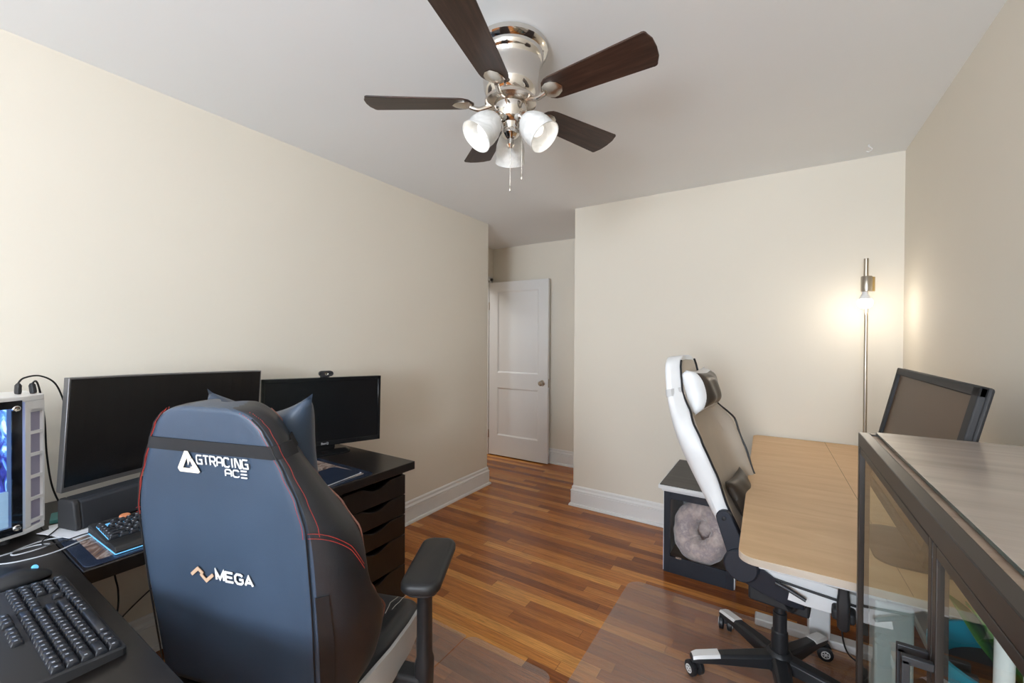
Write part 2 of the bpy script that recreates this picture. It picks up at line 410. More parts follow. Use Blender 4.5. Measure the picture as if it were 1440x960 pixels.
for k in range(5):
    a = math.radians(213.03+72*k)
    if blade_me is None:
        b = obj('blade', blade_bm(), M_blade, fan, bevel=.0015); blade_me = b.data
        # iron: curved arm from the rotor to a spade plate under the blade
        ib = B()
        tube(ib, [(.070, 0, -.004), (.095, 0, -.012), (.120, 0, -.018), (.150, 0, -.010)], .0085, 10, sm=5)
        sp = [(.142, .010), (.150, .026), (.168, .036), (.186, .034), (.205, .022), (.216, 0), (.205, -.022), (.186, -.034), (.168, -.036), (.150, -.026), (.142, -.010)]
        sec = lambda s, z: [(.175+(x-.175)*s, y*s, z) for x, y in sp]
        loft(ib, [sec(1, -.0035), sec(1.0, -.0065), sec(.8, -.0085), sec(.3, -.0115)])
        ir = obj('blade_iron', ib, M_nickel, b); iron_me = ir.data
    else:
        b = bpy.data.objects.new('blade', blade_me); C.objects.link(b); b.parent = fan
        bv = b.modifiers.new('bevel', 'BEVEL'); bv.width = .0015; bv.limit_method = 'ANGLE'
        ir = bpy.data.objects.new('blade_iron', iron_me); C.objects.link(ir); ir.parent = b
    b.matrix_local = T(0, 0, BLZ) @ RZ(a) @ RX(math.radians(-11))
for k in range(3):
    a = math.radians(3+120*k)
    Msh = RZ(a) @ T(.052, 0, -.262) @ RY(math.radians(-42))   # local -z runs outward and down
    obj('lamp_socket', lathe(B(), [(.001, .012), (.016, .010), (.018, 0), (.024, -.006), (.026, -.022), (.020, -.026), (.001, -.026)], 24, Msh), M_chrome, fan)
    prof = [(.022, -.018), (.032, -.022), (.044, -.040), (.054, -.066), (.0575, -.092), (.056, -.118), (.0605, -.132)]
    inn = [(r-.0028, z) for r, z in prof][::-1]
    sh = obj('lamp_shade', lathe(B(), prof+inn, 36, Msh, cap=False), M_frost, fan)
    obj('bulb', lathe(B(), [(.001, -.024), (.012, -.026), (.013, -.045), (.022, -.062), (.027, -.078), (.024, -.094), (.013, -.104), (.001, -.107)], 24, Msh), M_bulb, sh)
    bl_ = bpy.data.lights.new('fan_fill_light', 'POINT'); bl_.energy = 0.07; bl_.color = (1.0, .95, .88); bl_.shadow_soft_size = .03  # fill added inside the shade to even out the room
    bo_ = bpy.data.objects.new('fan_fill_light', bl_); C.objects.link(bo_); bo_.parent = fan; bo_.location = (Msh @ T(0, 0, -.125)).translation
for (x, y, z0, z1) in ((.019, -.030, -.325, -.540), (.058, -.014, -.262, -.500)):
    cb_ = B(); n = 34
    for i in range(n):
        z = z0+(z1+.022-z0)*i/(n-1); bmesh.ops.create_icosphere(cb_, subdivisions=1, radius=.0016, matrix=T(x, y, z))
    tube(cb_, [(x, y, z0), (x, y, z1+.02)], .0011, 6)
    lathe(cb_, [(.0005, z1+.024), (.0025, z1+.020), (.0034, z1+.004), (.001, z1)], 10, T(x, y, 0))
    obj('pull_chain', cb_, M_nickel, fan)

# ceiling hook
tag(obj('ceiling_hook', tube(B(), [(0, 0, 0), (0, 0, -.012), (.010, 0, -.020), (.012, 0, -.032), (0, 0, -.040), (-.010, 0, -.034)], .0022, 8, sm=5), M_white), 'small white screw hook in the ceiling above the floor lamp', 'hook').location = (.411, 2.966, H)

# ---------------------------------------------------------------- gaming chair
def chair_curve(r0, bend, L):
    """integrated backrest centreline: returns (back, up, lean)"""
    n = 24; x = z = 0; 
    for i in range(n):
        l = L*(i+.5)/n; a = r0-bend*max(0, (l-.38)/.4)
        x += math.sin(a)*L/n; z += math.cos(a)*L/n
    return x, z, r0-bend*max(0, (L-.38)/.4)
def interp(tab, x):
    if x <= tab[0][0]: return tab[0][1]
    for (a, u), (b, v) in zip(tab[:-1], tab[1:]):
        if x <= b:
            t = (x-a)/(b-a); t = t*t*(3-2*t)*.5+t*.5; return u+(v-u)*t
    return tab[-1][1]
class Back:
    P = [(0, .232), (.3, .245), (.46, .246), (.52, .232), (.58, .205), (.63, .180), (.67, .160), (.69, .142), (.703, .122), (.712, .095), (.716, .075)]
    Wd = [(0, .275), (.1, .292), (.2, .305), (.32, .302), (.40, .300), (.46, .282), (.52, .248), (.58, .213), (.63, .186), (.67, .165), (.69, .147), (.703, .127), (.712, .102), (.716, .08)]
    Wt = [(0, .262), (.1, .280), (.2, .292), (.32, .300), (.40, .296), (.46, .262), (.52, .212), (.58, .172), (.63, .148), (.67, .134), (.69, .120), (.703, .102), (.712, .08), (.716, .065)]
    Bd = [(0, .17), (.06, .200), (.12, .225), (.20, .175), (.28, .132), (.38, .130), (.46, .120), (.55, .106), (.64, .092), (.70, .082), (.745, .072)]
    def __init__(s, r0, bend, base, sL=1.0, sW=1.0, z0=.5, sD=1.0): s.r0, s.bend, s.base, s.sL, s.sW, s.z0, s.sD = r0, bend, base, sL, sW, z0, sD
    def pt(s, L, side, f):
        x, z, a = chair_curve(s.r0, s.bend, L*s.sL); f = f*s.sD
        return Vector((s.base-x+f*math.cos(a), side*s.sW, s.z0+z+f*math.sin(a)))
    def p(s, L): return interp(s.P, L)
    def w(s, L): return interp(s.Wd, L)+s.k2(L)
    def t(s, L): return interp(s.Wt, L)+s.k2(L)
    def k2(s, L): return 0 if s.sD == 1.0 else .035*math.exp(-((L-.43)/.06)**2)
    Bl = [(0, .085), (.2, .108), (.30, .138), (.42, .152), (.50, .115), (.58, .078), (.716, .084)]
    def b(s, L): return interp(s.Bd if s.sD == 1.0 else s.Bl, L)
    def loop(s, L, g=0.0):
        p, w, b, t = s.p(L), s.w(L), s.b(L), s.t(L); c = .055
        h = [(0, -g), (p*.5, -g), (p-.012, -g), (p+g*.5, .005-g*.3), (p+(w-p)*.7+g, b*.22), (w+g, b*.50), (w+(t-w)*.75+g, b-.022), (t-.004+g, b-.004+g*.5), (t-.018, b+.003+g), (t-.036, b-.006+g), (max(.03, t-.066), c+.012+g), (max(.02, (t-.066)*.6), c+g), (0, c+g)]
        return [s.pt(L, y, f) for y, f in h]+[s.pt(L, -y, f) for y, f in h[-2:0:-1]]
LV = [0, .03, .08, .14, .20, .26, .32, .38, .44, .50, .56, .61, .65, .68, .698, .709, .716]
def pillow(W2, H2, T2, M, pinch=.10, n=18, vp=0.0):
    bm = B(); g = {}
    for s in (1, -1):
        for i in range(n+1):
            for j in range(n+1):
                u, v = 2*i/n-1, 2*j/n-1
                edge = abs(u) > .999 or abs(v) > .999
                if s == -1 and edge: g[(s, i, j)] = g[(1, i, j)]; continue
                th = T2*((1-u**4)*(1-v**4))**.6*(1+.05*math.sin(7*u+3*v))
                g[(s, i, j)] = bm.verts.new((u*W2*(1-pinch*(1-v*v)), v*H2*(1-pinch*1.3*(1-u*u))*(1-(vp*(1-abs(u)**1.6) if v > 0 else 0)*v), s*th))
        for i in range(n):
            for j in range(n):
                q = [g[(s, i, j)], g[(s, i+1, j)], g[(s, i+1, j+1)], g[(s, i, j+1)]]
                bm.faces.new(q if s == 1 else q[::-1])
    bmesh.ops.transform(bm, matrix=M, verts=bm.verts)
    return bm
def gaming_chair(label, loc, rz, K):
    root = thing('gaming_chair', label, 'chair', loc, rz)
    bk = Back(*K['back']); mo, mi = K['outer'], K['inner']
    # back shell
    secs = [bk.loop(L) for L in LV]
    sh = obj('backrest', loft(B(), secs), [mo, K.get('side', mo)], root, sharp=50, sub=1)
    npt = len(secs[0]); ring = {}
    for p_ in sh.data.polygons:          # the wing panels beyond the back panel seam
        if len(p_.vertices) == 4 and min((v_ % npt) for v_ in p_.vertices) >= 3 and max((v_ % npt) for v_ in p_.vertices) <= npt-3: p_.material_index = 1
    # front cushion
    cs = []
    for L in LV[1:-2]:
        w, b, c = bk.t(L), bk.b(L), .055; wi = max(.03, w-.072)
        h = [(w-.022, b+.006), (w-.042, b+.003), (wi, c+.020), (wi*.62, c+.014), (0, c+.018)]
        bt = [(w-.022, b-.004), (w-.048, b-.02), (wi*.9, c-.01), (0, c-.01)]
        fr = [(y, f) for y, f in h]; full = fr+[(-y, f) for y, f in h[-2::-1]]+[(-y, f) for y, f in bt]+[(y, f) for y, f in bt[-2::-1]]
        cs.append([bk.pt(L, y, f) for y, f in full])
    obj('backrest_cushion', loft(B(), cs), mi, root, sharp=60, sub=1)
    # piping along the panel seam (chair 1) or along the bolster edge (chair 2)
    for s in (1, -1):
        if K['kind'] == 'dark':
            ls = [i*.012 for i in range(1, 59)]
            obj('piping', tube(B(), [bk.pt(L, s*(bk.p(L)-.004), .0012) for L in ls], .0018, 6), M_blk, root)
            st = B()
            for i in range(0, 150):
                L = .345+i*.0027
                if L > .708: break
                for dy, f in ((.012, .012), (-.011, -.0022)):
                    if dy > 0: y = bk.p(L)+(bk.w(L)-bk.p(L))*.40+.0022; ff = bk.b(L)*.115+.001; ok = L > .44
                    else: y = bk.p(L)-.010; ff = -.0012; ok = L > .44
                    if ok: 
                        a, b2 = bk.pt(L, s*y, ff), bk.pt(L+.0017, s*y, ff)
                        tube(st, [a, b2], .00085, 4)
            # stitched seam sweeping out over the shoulder to the wing edge
            for q in (0, .012):
                for i in range(60):
                    t = i/60; t2 = t+.009
                    def sw(t):
                        L = .455-.10*t*t-q*.9-.03*t; fy = t
                        p, w, b = bk.p(L), bk.w(L), bk.b(L)
                        k = fy*.8
                        y = p+(w-p)*(k/.22*.7 if k < .22 else .7+.3*(k-.22)/.28) if k < .5 else w+(bk.t(L)-w)*.75*(k-.5)/.32
                        return bk.pt(L, s*(y+.0022), b*k)
                    tube(st, [sw(t), sw(t2)], .0009, 4)
            obj('red_stitching', st, M_red, root)
            obj('edge_piping', tube(B(), [bk.pt(L, s*(bk.t(L)-.014), bk.b(L)-.001) for L in [i*.012 for i in range(2, 59)]], .0024, 6), K['edge'], root)
        else:
            obj('piping', tube(B(), [bk.pt(L, s*(bk.t(L)-.008), bk.b(L)+.004) for L in [i*.012 for i in range(2, 59)]], .0045, 6), M_blk, root)
    if K['kind'] == 'dark':
        # handle slots sunk beside the panel
        for s in (-1,):
            sb = B()
            def ring(L, dw): return [bk.pt(L, s*(bk.p(L)+(bk.w(L)-bk.p(L))*q_+.0006), bk.b(L)*f_) for q_, f_ in ((.10, .03), (.46, .145))]+[bk.pt(L, s*(bk.p(L)+(bk.w(L)-bk.p(L))*q_-.004), bk.b(L)*f_) for q_, f_ in ((.46, .16), (.10, .05))]
            loft(sb, [ring(L, 0) for L in (.02, .08, .14, .20, .26, .305)])
            obj('side_slot', sb, M_blk, root, sharp=60)
    else:
        # the harness pass-through near the shoulder reads as a raised taupe shoulder pad
        pass
    # strap
    L0, L1 = K['strap']
    sb = B(); loft(sb, [bk.loop(L0, .001), bk.loop(L0, .0035), bk.loop((L0+L1)/2, .004), bk.loop(L1, .0035), bk.loop(L1, .001)], wrap=True)
    obj('pillow_strap', sb, K['strapm'], root, sharp=60)
    # head pillow, tied in front of the head
    pf = .120 if K['kind'] == 'light' else .128
    c = bk.pt(K['pilL'], K.get('py', 0), pf); a = bk.pt(K['pilL']+.1, K.get('py', 0), pf)-c; a.normalize()
    nrm = Vector((0, 1, 0)).cross(a); Mx = Matrix((Vector((0, 1, 0)), a, nrm)).transposed().to_4x4(); Mx.translation = c
    pl = obj('head_pillow', pillow(K['pw'], K['ph'], .058, Mx, vp=K.get('vp', 0)), K['pilm'], root, sharp=80)
    if K['kind'] == 'light':
        obj('pillow_face', pillow(K['pw']*.86, K['ph']*.9, .058, Mx @ T(0, 0, .012)), M_leather_k, pl, sharp=80)
        c = bk.pt(.19, 0, .10); a = bk.pt(.29, 0, .10)-c; a.normalize(); nrm = Vector((0, 1, 0)).cross(a)
        Mx = Matrix((Vector((0, 1, 0)), a, nrm)).transposed().to_4x4(); Mx.translation = c
        obj('lumbar_pillow', pillow(.13, .075, .028, Mx), M_leather_k, root, sharp=80)
    # seat
    def seat_sec(x, w, h, top, cr=.0):
        zb = .405+cr; sz = K.get('sz', 0)
        pr = [(0, top), (w*.45, top), (w*.66, top+.004), (w*.80, top+h), (w*.92, top+h-.002), (w*.99, top+h-.022), (w, .45+cr), (w*.985, zb+.005), (w*.9, zb), (0, zb)]
        return [(x, y, z+sz) for y, z in pr]+[(x, -y, z+sz) for y, z in pr[-2:0:-1]]
    sx = K.get('sx', 0); sz = K.get('sz', 0)
    secs = [seat_sec(sx-.235, .20, .012, .485), seat_sec(sx-.225, .232, .030, .492), seat_sec(sx-.14, .262, .038, .495), seat_sec(sx, .270, .036, .492), seat_sec(sx+.12, .262, .028, .490), seat_sec(sx+.21, .245, .012, .488, .004), seat_sec(sx+.255, .225, .0, .478, .012), seat_sec(sx+.268, .205, -.004, .462, .018)]
    obj('seat', loft(B(), secs), K['seatm'], root, sharp=60, sub=1)
    # contrasting side bands of the seat
    for s in (1, -1):
        sb = B(); rows = []
        for x, w, z1, z0 in ((-.215, .236, .500, .418), (-.14, .2665, .505, .414), (0, .275, .503, .414), (.12, .267, .494, .418), (.21, .250, .480, .424), (.248, .233, .470, .430)):
            rows.append([(sx+x, s*(w+dx), z+sz) for dx, z in ((-.012, z1+.002), (-.003, z1), (.002, (z1+z0)/2), (0, z0), (-.012, z0-.002))])
        loft(sb, rows, closed=True); obj('seat_side_band', sb, K['band'], root, sharp=60)
        if K['kind'] == 'light':
            obj('seat_piping', tube(B(), [(sx+x, s*w, z+sz) for x, w, z in ((-.215, .238, .470), (-.14, .270, .472), (0, .279, .470), (.12, .271, .464), (.21, .254, .456), (.248, .236, .452))], .004, 6, sm=4), M_blk, root)
    # frame, mechanism, lever
    fb = B(); box(fb, (sx-.22, -.17 if sz else -.21, .388+sz), (sx+.20, .17 if sz else .21, .404+sz)); 
    obj('seat_frame', fb, M_plastic2, root, bevel=.006)
    mb = B(); cbox(mb, (0, 0, .362+sz/2), (.20, .14, .05+sz)); cbox(mb, (.11, 0, .37+sz), (.06, .09, .035))
    obj('tilt_mechanism', mb, M_plastic2, root, bevel=.008)
    lv = K.get('lever', (.26, -.27, .35))
    obj('lever', tube(B(), [(.02, -.06, .365), (lv[0]*.5, lv[1]*.6, .362), (lv[0]*.8, lv[1]*.9, lv[2]+.004), lv], [.005, .009], 8, sm=4), M_plastic, root)
    # recline brackets with round covers on both sides
    for s in (1, -1):
        if not K['bracket']: break
        by = s*K['by']; dx, dz = K['disc']
        rb = B(); up = bk.pt(.25/bk.sL, 0, .10); upx, upz = K['btop']
        def pl2(pts, y0, y1):
            return loft(B() if False else rb, [[(x, y0, z) for x, z in pts], [(x, y1, z) for x, z in pts]])
        d = Vector((upx-dx, upz-dz)); d.normalize(); nn = Vector((-d.y, d.x))
        w0, w1 = .036, .028; arc = []
        for k in range(9):
            aa = PI*k/8; arc.append((upx+nn.x*w1*math.cos(aa)+d.x*w1*math.sin(aa), upz+nn.y*w1*math.cos(aa)+d.y*w1*math.sin(aa)))
        pts = [(dx+nn.x*w0, dz+nn.y*w0)]+arc+[(dx-nn.x*w0, dz-nn.y*w0)]
        pl2(pts, by-.012, by+.012)
        obj('recline_bracket', rb, M_navy, root, bevel=.004)
        lb = B(); rows = []
        for (x, y, z, h_, t_) in ((dx-.01, by, dz-.015, .046, .010), (dx+.05, by, dz-.035, .046, .012), (dx+.12, by-s*.004, dz-.062, .034, .012), (dx+.17, by-s*.03, dz-.080, .026, .014), (dx+.17, s*.14, dz-.100, .026, .02), (dx+.13, s*.05, dz-.115, .03, .022)):
            rows.append([(x, y-s*t_, z-h_), (x+.012, y+s*t_*.3, z-h_), (x+.012, y+s*t_, z+h_), (x, y-s*t_*.3, z+h_)])
        loft(lb, rows)
        obj('recline_bracket', lb, M_navy, root, bevel=.005)
        obj('recline_cover', lathe(B(), [(.001, -.026), (.050, -.026), (.056, -.020), (.057, -.012), (.057, .02), (.001, .02)], 40, T(dx, by, dz) @ RX(s*PI/2)), M_navy, root)
        if s == -1:
            obj('recline_lever', tube(B(), [(.02, by-.016, .545), (.06, by-.022, .537), (.105, by-.026, .522)], [.008, .006], 10), M_plastic, root)
            obj('bolt_cap', lathe(B(), [(.001, 0), (.007, 0), (.007, .004), (.001, .005)], 12, T(upx, by-.012, upz) @ RX(PI/2)), M_blk, root)
    # armrests
    for s in (1, -1):
        ax, ay, at = K['arm']
        if s == 1 and K['kind'] == 'dark': ay -= .04
        ar = B(); box(ar, (ax-.03, min(s*.12, s*ay), K['abz']-.018), (ax+.03, max(s*.12, s*ay), K['abz']+.018))
        obj('armrest_bracket', ar, M_plastic2, root, bevel=.010, seg=3)
        pb = B()
        loft(pb, [[(ax+x, s*ay+y, z) for x, y in rrect(w*K.get('slim', 1), d*K.get('slim', 1), .012*K.get('slim', 1))] for z, w, d in ((K['abz']-.040, .030, .022), (K['abz']-.030, .050, .040), (K['abz']+.05, .054, .044), (K['abz']+.07, .046, .036), (at-.055, .044, .034), (at-.035, .060, .044), (at-.028, .06, .044))])
        obj('armrest_post', pb, M_plastic, root, sharp=50)
        yaw = s*K.get('toe', 0)
        Mp = T(ax+.025, s*(ay+.005), at) @ RZ(yaw)
        pd = B(); Lp, Wp = .268, .106
        loft(pd, [[Mp @ Vector((x, y, z)) for x, y in rrect(Lp-e*2, Wp-e*2, .034-e*.5, 6)] for z, e in ((-.030, .004), (-.024, 0), (-.010, 0), (-.003, .004), (0, .014))])
        pad = obj('armrest_pad', pd, M_pu, root, sharp=60)
        pd = B(); loft(pd, [[Mp @ Vector((x, y, z)) for x, y in rrect(Lp-.03, Wp-.02, .03, 5)] for z in (-.042, -.030)])
        obj('pad_plate', pd, M_plastic, pad, bevel=.002)
    # gas column and five star base
    obj('gas_column', lathe(B(), [(.001, .075), (.030, .075), (.031, .10), (.028, .215), (.024, .22), (.024, .29), (.019, .292), (.019, .345), (.001, .345)], 28), M_plastic, root)
    obj('base_hub', lathe(B(), [(.001, .065), (.045, .067), (.052, .080), (.050, .118), (.042, .135), (.034, .142), (.001, .142)], 32), M_plastic, root)
    for k in range(5):
        a = K['a0']+2*PI*k/5; Ma = RZ(a)
        lb = B()
        def asec(x, w, zt, zb): return [(x, -w, zb), (x, -w*.95, zt-.008), (x, -w*.6, zt), (x, w*.6, zt), (x, w*.95, zt-.008), (x, w, zb)]
        loft(lb, [asec(.03, .032, .130, .080), asec(.12, .029, .120, .078), asec(.24, .024, .105, .073), asec(.315, .023, .094, .068), asec(.335, .018, .086, .068)], M=Ma)
        leg = obj('base_leg', lb, M_plastic, root, sharp=30, bevel=.002)
        if K['kind'] == 'light':
            ib = B(); n1 = lambda x, w, z: [(x, -w, z-.010), (x, -w*.72, z), (x, w*.72, z), (x, w, z-.010)]
            loft(ib, [n1(.228, .0245, .1085), n1(.312, .0238, .0965), n1(.330, .020, .089)], closed=True, M=Ma)
            obj('leg_cap', ib, M_whitep, leg, sharp=40)
        # caster
        Mc = Ma @ T(.312, 0, 0) @ RZ(K['cast'][k]) @ T(-.012, 0, 0)
        cb2 = B()
        for sy in (-1, 1):
            lathe(cb2, [(.001, -.011), (.024, -.011), (.029, -.007), (.0295, 0), (.029, .007), (.022, .0095), (.016, .010), (.001, .010)], 28, Mc @ T(0, sy*.018, .0295) @ RX(-sy*PI/2))
        ca = obj('caster', cb2, M_plastic, root, sharp=40)
        fk = B(); cbox(fk, (.002, 0, .050), (.030, .014, .034), Mc); tube(fk, [(.012, 0, .05), (.012, 0, .075)], .007, 10, M=Mc)
        obj('caster_fork', fk, M_plastic, ca, bevel=.003)
        if K['kind'] == 'light':
            hb = B()
            for sy in (-1, 1):
                Mh = Mc @ T(0, sy*.0285, .0295) @ RX(-sy*PI/2)
                ring = [(.0125, 0), (.0165, 0), (.0165, .0012), (.0125, .0012)]
                lathe(hb, ring+[ring[0]], 24, Mh, cap=False); lathe(hb, [(.001, 0), (.0045, 0), (.004, .0015), (.001, .0015)], 14, Mh)
                for q in range(6): box(hb, (.003, -.0018, 0), (.0135, .0018, .0012), Mh @ RZ(q*PI/3))
            obj('caster_hub', hb, M_whitep, ca)
    return root, bk

# print on the chair backs, laid onto the backrest surface: x runs to the reader's right, y up
def wrap_bm(bm, bk, s0, L0, off=-.0035):
    for v in bm.verts: v.co = bk.pt(L0+v.co.y, s0-v.co.x, off-v.co.z)
    return bm
def ribbon(bm, pts, w, closed=False, t=.0012):
    """flat stroke of width w through 2D points with mitred joints"""
    n = len(pts); P = [Vector(p) for p in pts]; L = []; R = []
    for i in range(n):
        a = P[i-1] if (i > 0 or closed) else None; b = P[(i+1) % n] if (i < n-1 or closed) else None
        d1 = (P[i]-a).normalized() if a is not None else None; d2 = (b-P[i]).normalized() if b is not None else None
        if d1 is None: d1 = d2
        if d2 is None: d2 = d1
        n1 = Vector((-d1.y, d1.x)); n2 = Vector((-d2.y, d2.x)); m = n1+n2
        m = m/(m.length**2/2) if m.length > .3 else n1
        L.append(P[i]+m*w/2); R.append(P[i]-m*w/2)
    rng = range(n) if closed else range(n-1)
    for z in (0, t):
        vl = [bm.verts.new((p.x, p.y, z)) for p in L]; vr = [bm.verts.new((p.x, p.y, z)) for p in R]
        for i in rng:
            j = (i+1) % n; bm.faces.new((vl[i], vl[j], vr[j], vr[i]))
STR = {
 'G': [[(1, .98), (.15, .98), (0, .8), (0, .2), (.15, .02), (1, .02), (1, .5), (.5, .5)]],
 'T': [[(0, 1), (1, 1)], [(.5, 1), (.5, 0)]],
 'R': [[(0, 0), (0, 1), (.8, 1), (1, .85), (1, .6), (.8, .45), (.1, .45)], [(.5, .45), (1, -.12)]],
 'A': [[(0, 0), (0, .8), (.2, 1), (.8, 1), (1, .8), (1, 0)], [(0, .42), (1, .42)]],
 'C': [[(1, .85), (.8, 1), (.2, 1), (0, .8), (0, .2), (.2, 0), (.8, 0), (1, .15)]],
 'I': [[(.5, 0), (.5, 1)]],
 'N': [[(0, 0), (0, 1), (.2, 1), (.8, 0), (1, 0), (1, 1)]],
 'm': [[(0, 0), (0, .9), (.5, .12), (1, .9), (1, 0)]],
 'e': [[(1, 1), (0, 1), (0, 0), (1, 0)], [(0, .5), (.9, .5)]],
 'g': [[(1, .85), (.75, 1), (.25, 1), (0, .75), (0, .25), (.25, 0), (.75, 0), (1, .2), (1, .48), (.55, .48)]],
 'a': [[(0, 0), (.5, .95), (1, 0)], [(.2, .3), (.8, .3)]],
 'E': [[(0, 1), (1, 1)], [(0, .5), (1, .5)], [(0, 0), (1, 0)]]}
def word(txt, s0, L0, width, h, wt, bk, m, parent, name):
    bm = B(); adv = [0.45 if c == 'I' else 1.0 for c in txt]; tot = sum(adv)+.32*(len(txt)-1); u = width/tot; x = 0
    for c, a in zip(txt, adv):
        for st in STR[c]:
            bb = B(); ribbon(bb, [((x+p[0]*a)*u, p[1]*h) for p in st], wt)
            me = bpy.data.meshes.new('t'); bb.to_mesh(me); bm.from_mesh(me); bb.free(); bpy.data.meshes.remove(me)
        x += a+.32
    wrap_bm(bm, bk, s0, L0)
    return obj(name, bm, m, parent, smooth=False)
def text_bm(txt, size, extr=.0005, off=0.0):
    cu = bpy.data.curves.new('txt', 'FONT'); cu.body = txt; cu.size = size; cu.offset = off; cu.extrude = extr; cu.resolution_u = 3
    o = bpy.data.objects.new('txt', cu); C.objects.link(o)
    bpy.context.view_layer.update()
    me = bpy.data.meshes.new_from_object(o.evaluated_get(bpy.context.evaluated_depsgraph_get()))
    bm = B(); bm.from_mesh(me); bpy.data.objects.remove(o); bpy.data.curves.remove(cu); bpy.data.meshes.remove(me)
    return bm

# ---------------------------------------------------------------- the two chairs
D = math.radians
ch1, bk1 = gaming_chair('black leatherette gaming chair with red stitching, seen from behind at the left desk', (-1.152, .709, .004), D(107.25), dict(
    kind='dark', side=M_leather_shaded, back=(D(6.48), 0.0, -.24, 1.0, 1.0, .5), outer=M_leather_daylit, inner=M_leather_shaded, edge=mat('rose piping', (.30, .13, .10), .5), strap=(.612, .640), strapm=M_strap,
    pilL=.588, pw=.162, py=-.014, ph=.135, vp=.34, pilm=M_leather_daylit, seatm=M_leather_shaded, band=M_greyband, bracket=False, by=.28, disc=(-.21, .46), btop=(-.25, .6),
    arm=(.05, .345, .730), abz=.40, toe=D(-12), lever=(.10, -.33, .36), a0=.3, cast=[.4, 2, 1, 2.6, 3.5]))
word('GTRACING', .031, .587, .143, .020, .0030, bk1, M_logow, ch1, 'brand_print')
word('ACE', -.048, .566, .059, .0150, .0028, bk1, M_logow, ch1, 'brand_print')
tb = B()   # folded triangle emblem
for poly in ([(0, .008), (.026, .050), (.036, .050), (.044, .036), (.032, .016), (.031, .034), (.0165, .010), (.062, .010), (.066, .004), (.060, 0), (.006, 0)],
             [(.038, .030), (.046, .034), (.064, .008), (.036, .012), (.0455, .016)]):
    vs = [tb.verts.new((x, y, z)) for x, y, z in [(p[0], p[1], .0006) for p in poly]]; tb.faces.new(vs)
bmesh.ops.triangulate(tb, faces=tb.faces)
wrap_bm(tb, bk1, .091, .564); obj('emblem', tb, M_logo, ch1, smooth=False)
word('mega', .012, .3115, .104, .0225, .0050, bk1, M_logow, ch1, 'model_print')
ib = B()   # two interlocked chevrons
for pts in ([(0, .014), (.022, .032), (.036, .021)], [(.028, .020), (.044, .005), (.066, .023)]):
    ribbon(ib, pts, .0078)
wrap_bm(ib, bk1, .088, .298); obj('model_emblem', ib, M_logob, ch1, smooth=False)
# cracked white creases of the worn seat
cb_ = B(); random.seed(3)
for i in range(9):
    p = Vector((.02+random.random()*.16, -.06-random.random()*.12, 0)); pts = []
    for k in range(6):
        pts.append((p.x, p.y, .4985)); p += Vector((.012+random.random()*.01, (random.random()-.5)*.012, 0))
    tube(cb_, pts, .0011, 4)
obj('seat_cracks', cb_, mat('cracked leather backing', (.55, .55, .52), .8), ch1)

ch2, bk2 = gaming_chair('white gaming chair with black piping and brown head pillow, pushed up to the oak desk', (.017, 1.955, .004), D(-7), dict(
    kind='light', back=(D(28.5), D(17), -.092, 1.205, .90, .5, .72), outer=M_leather_w, inner=M_leather_b, edge=M_blk, strap=(.575, .600), strapm=M_strap_w,
    pilL=.575, pw=.142, ph=.095, pilm=M_leather_w, seatm=M_leather_w, band=M_leather_w, bracket=True, by=.272, disc=(-.085, .565), btop=(-.143, .715), sx=.10, sz=.078, slim=.62,
    arm=(.20, .312, .668), abz=.515, toe=0, lever=(.10, -.16, .43), a0=D(68), cast=[2.2, 2.4, 2.0, 1.0, .6]))

# ---------------------------------------------------------------- left desks
DZ = .75
dA = thing('desk', 'black brown desk along the left wall carrying the two monitors', 'desk', (-1.905, .905, 0))
obj('desktop', box(B(), (-.380, -.592, DZ-.040), (.370, .597, DZ)), M_dark, dA, bevel=.0025)
for x, y in ((-.31, -.52), ):
    lb = B(); lathe(lb, [(.001, .0), (.024, 0), (.022, .008), (.022, .70), (.045, .705), (.045, .71), (.001, .71)], 20, T(x, y, 0))
    obj('leg', lb, M_plastic, dA, sharp=40)
dB = thing('desk', 'black desk in the near left corner under the full size keyboard and tower computer', 'desk', (-1.49, 0, 0))
obj('desktop', box(B(), (-.795, -.305, DZ-.040), (.79, .311, DZ)), M_dark, dB, bevel=.0025)
obj('shade_panel', box(B(), (-.77, -.300, .03), (.765, -.284, DZ-.041)), M_dark, dB)  # added out of view to block window light under the desk
for x, y in ((-.72, -.24), (.71, -.24), (.71, .24), (-.72, .24)):
    lb = B(); lathe(lb, [(.001, .0), (.024, 0), (.022, .008), (.022, .70), (.045, .705), (.045, .71), (.001, .71)], 20, T(x, y, 0))
    obj('leg', lb, M_plastic, dB, sharp=40)
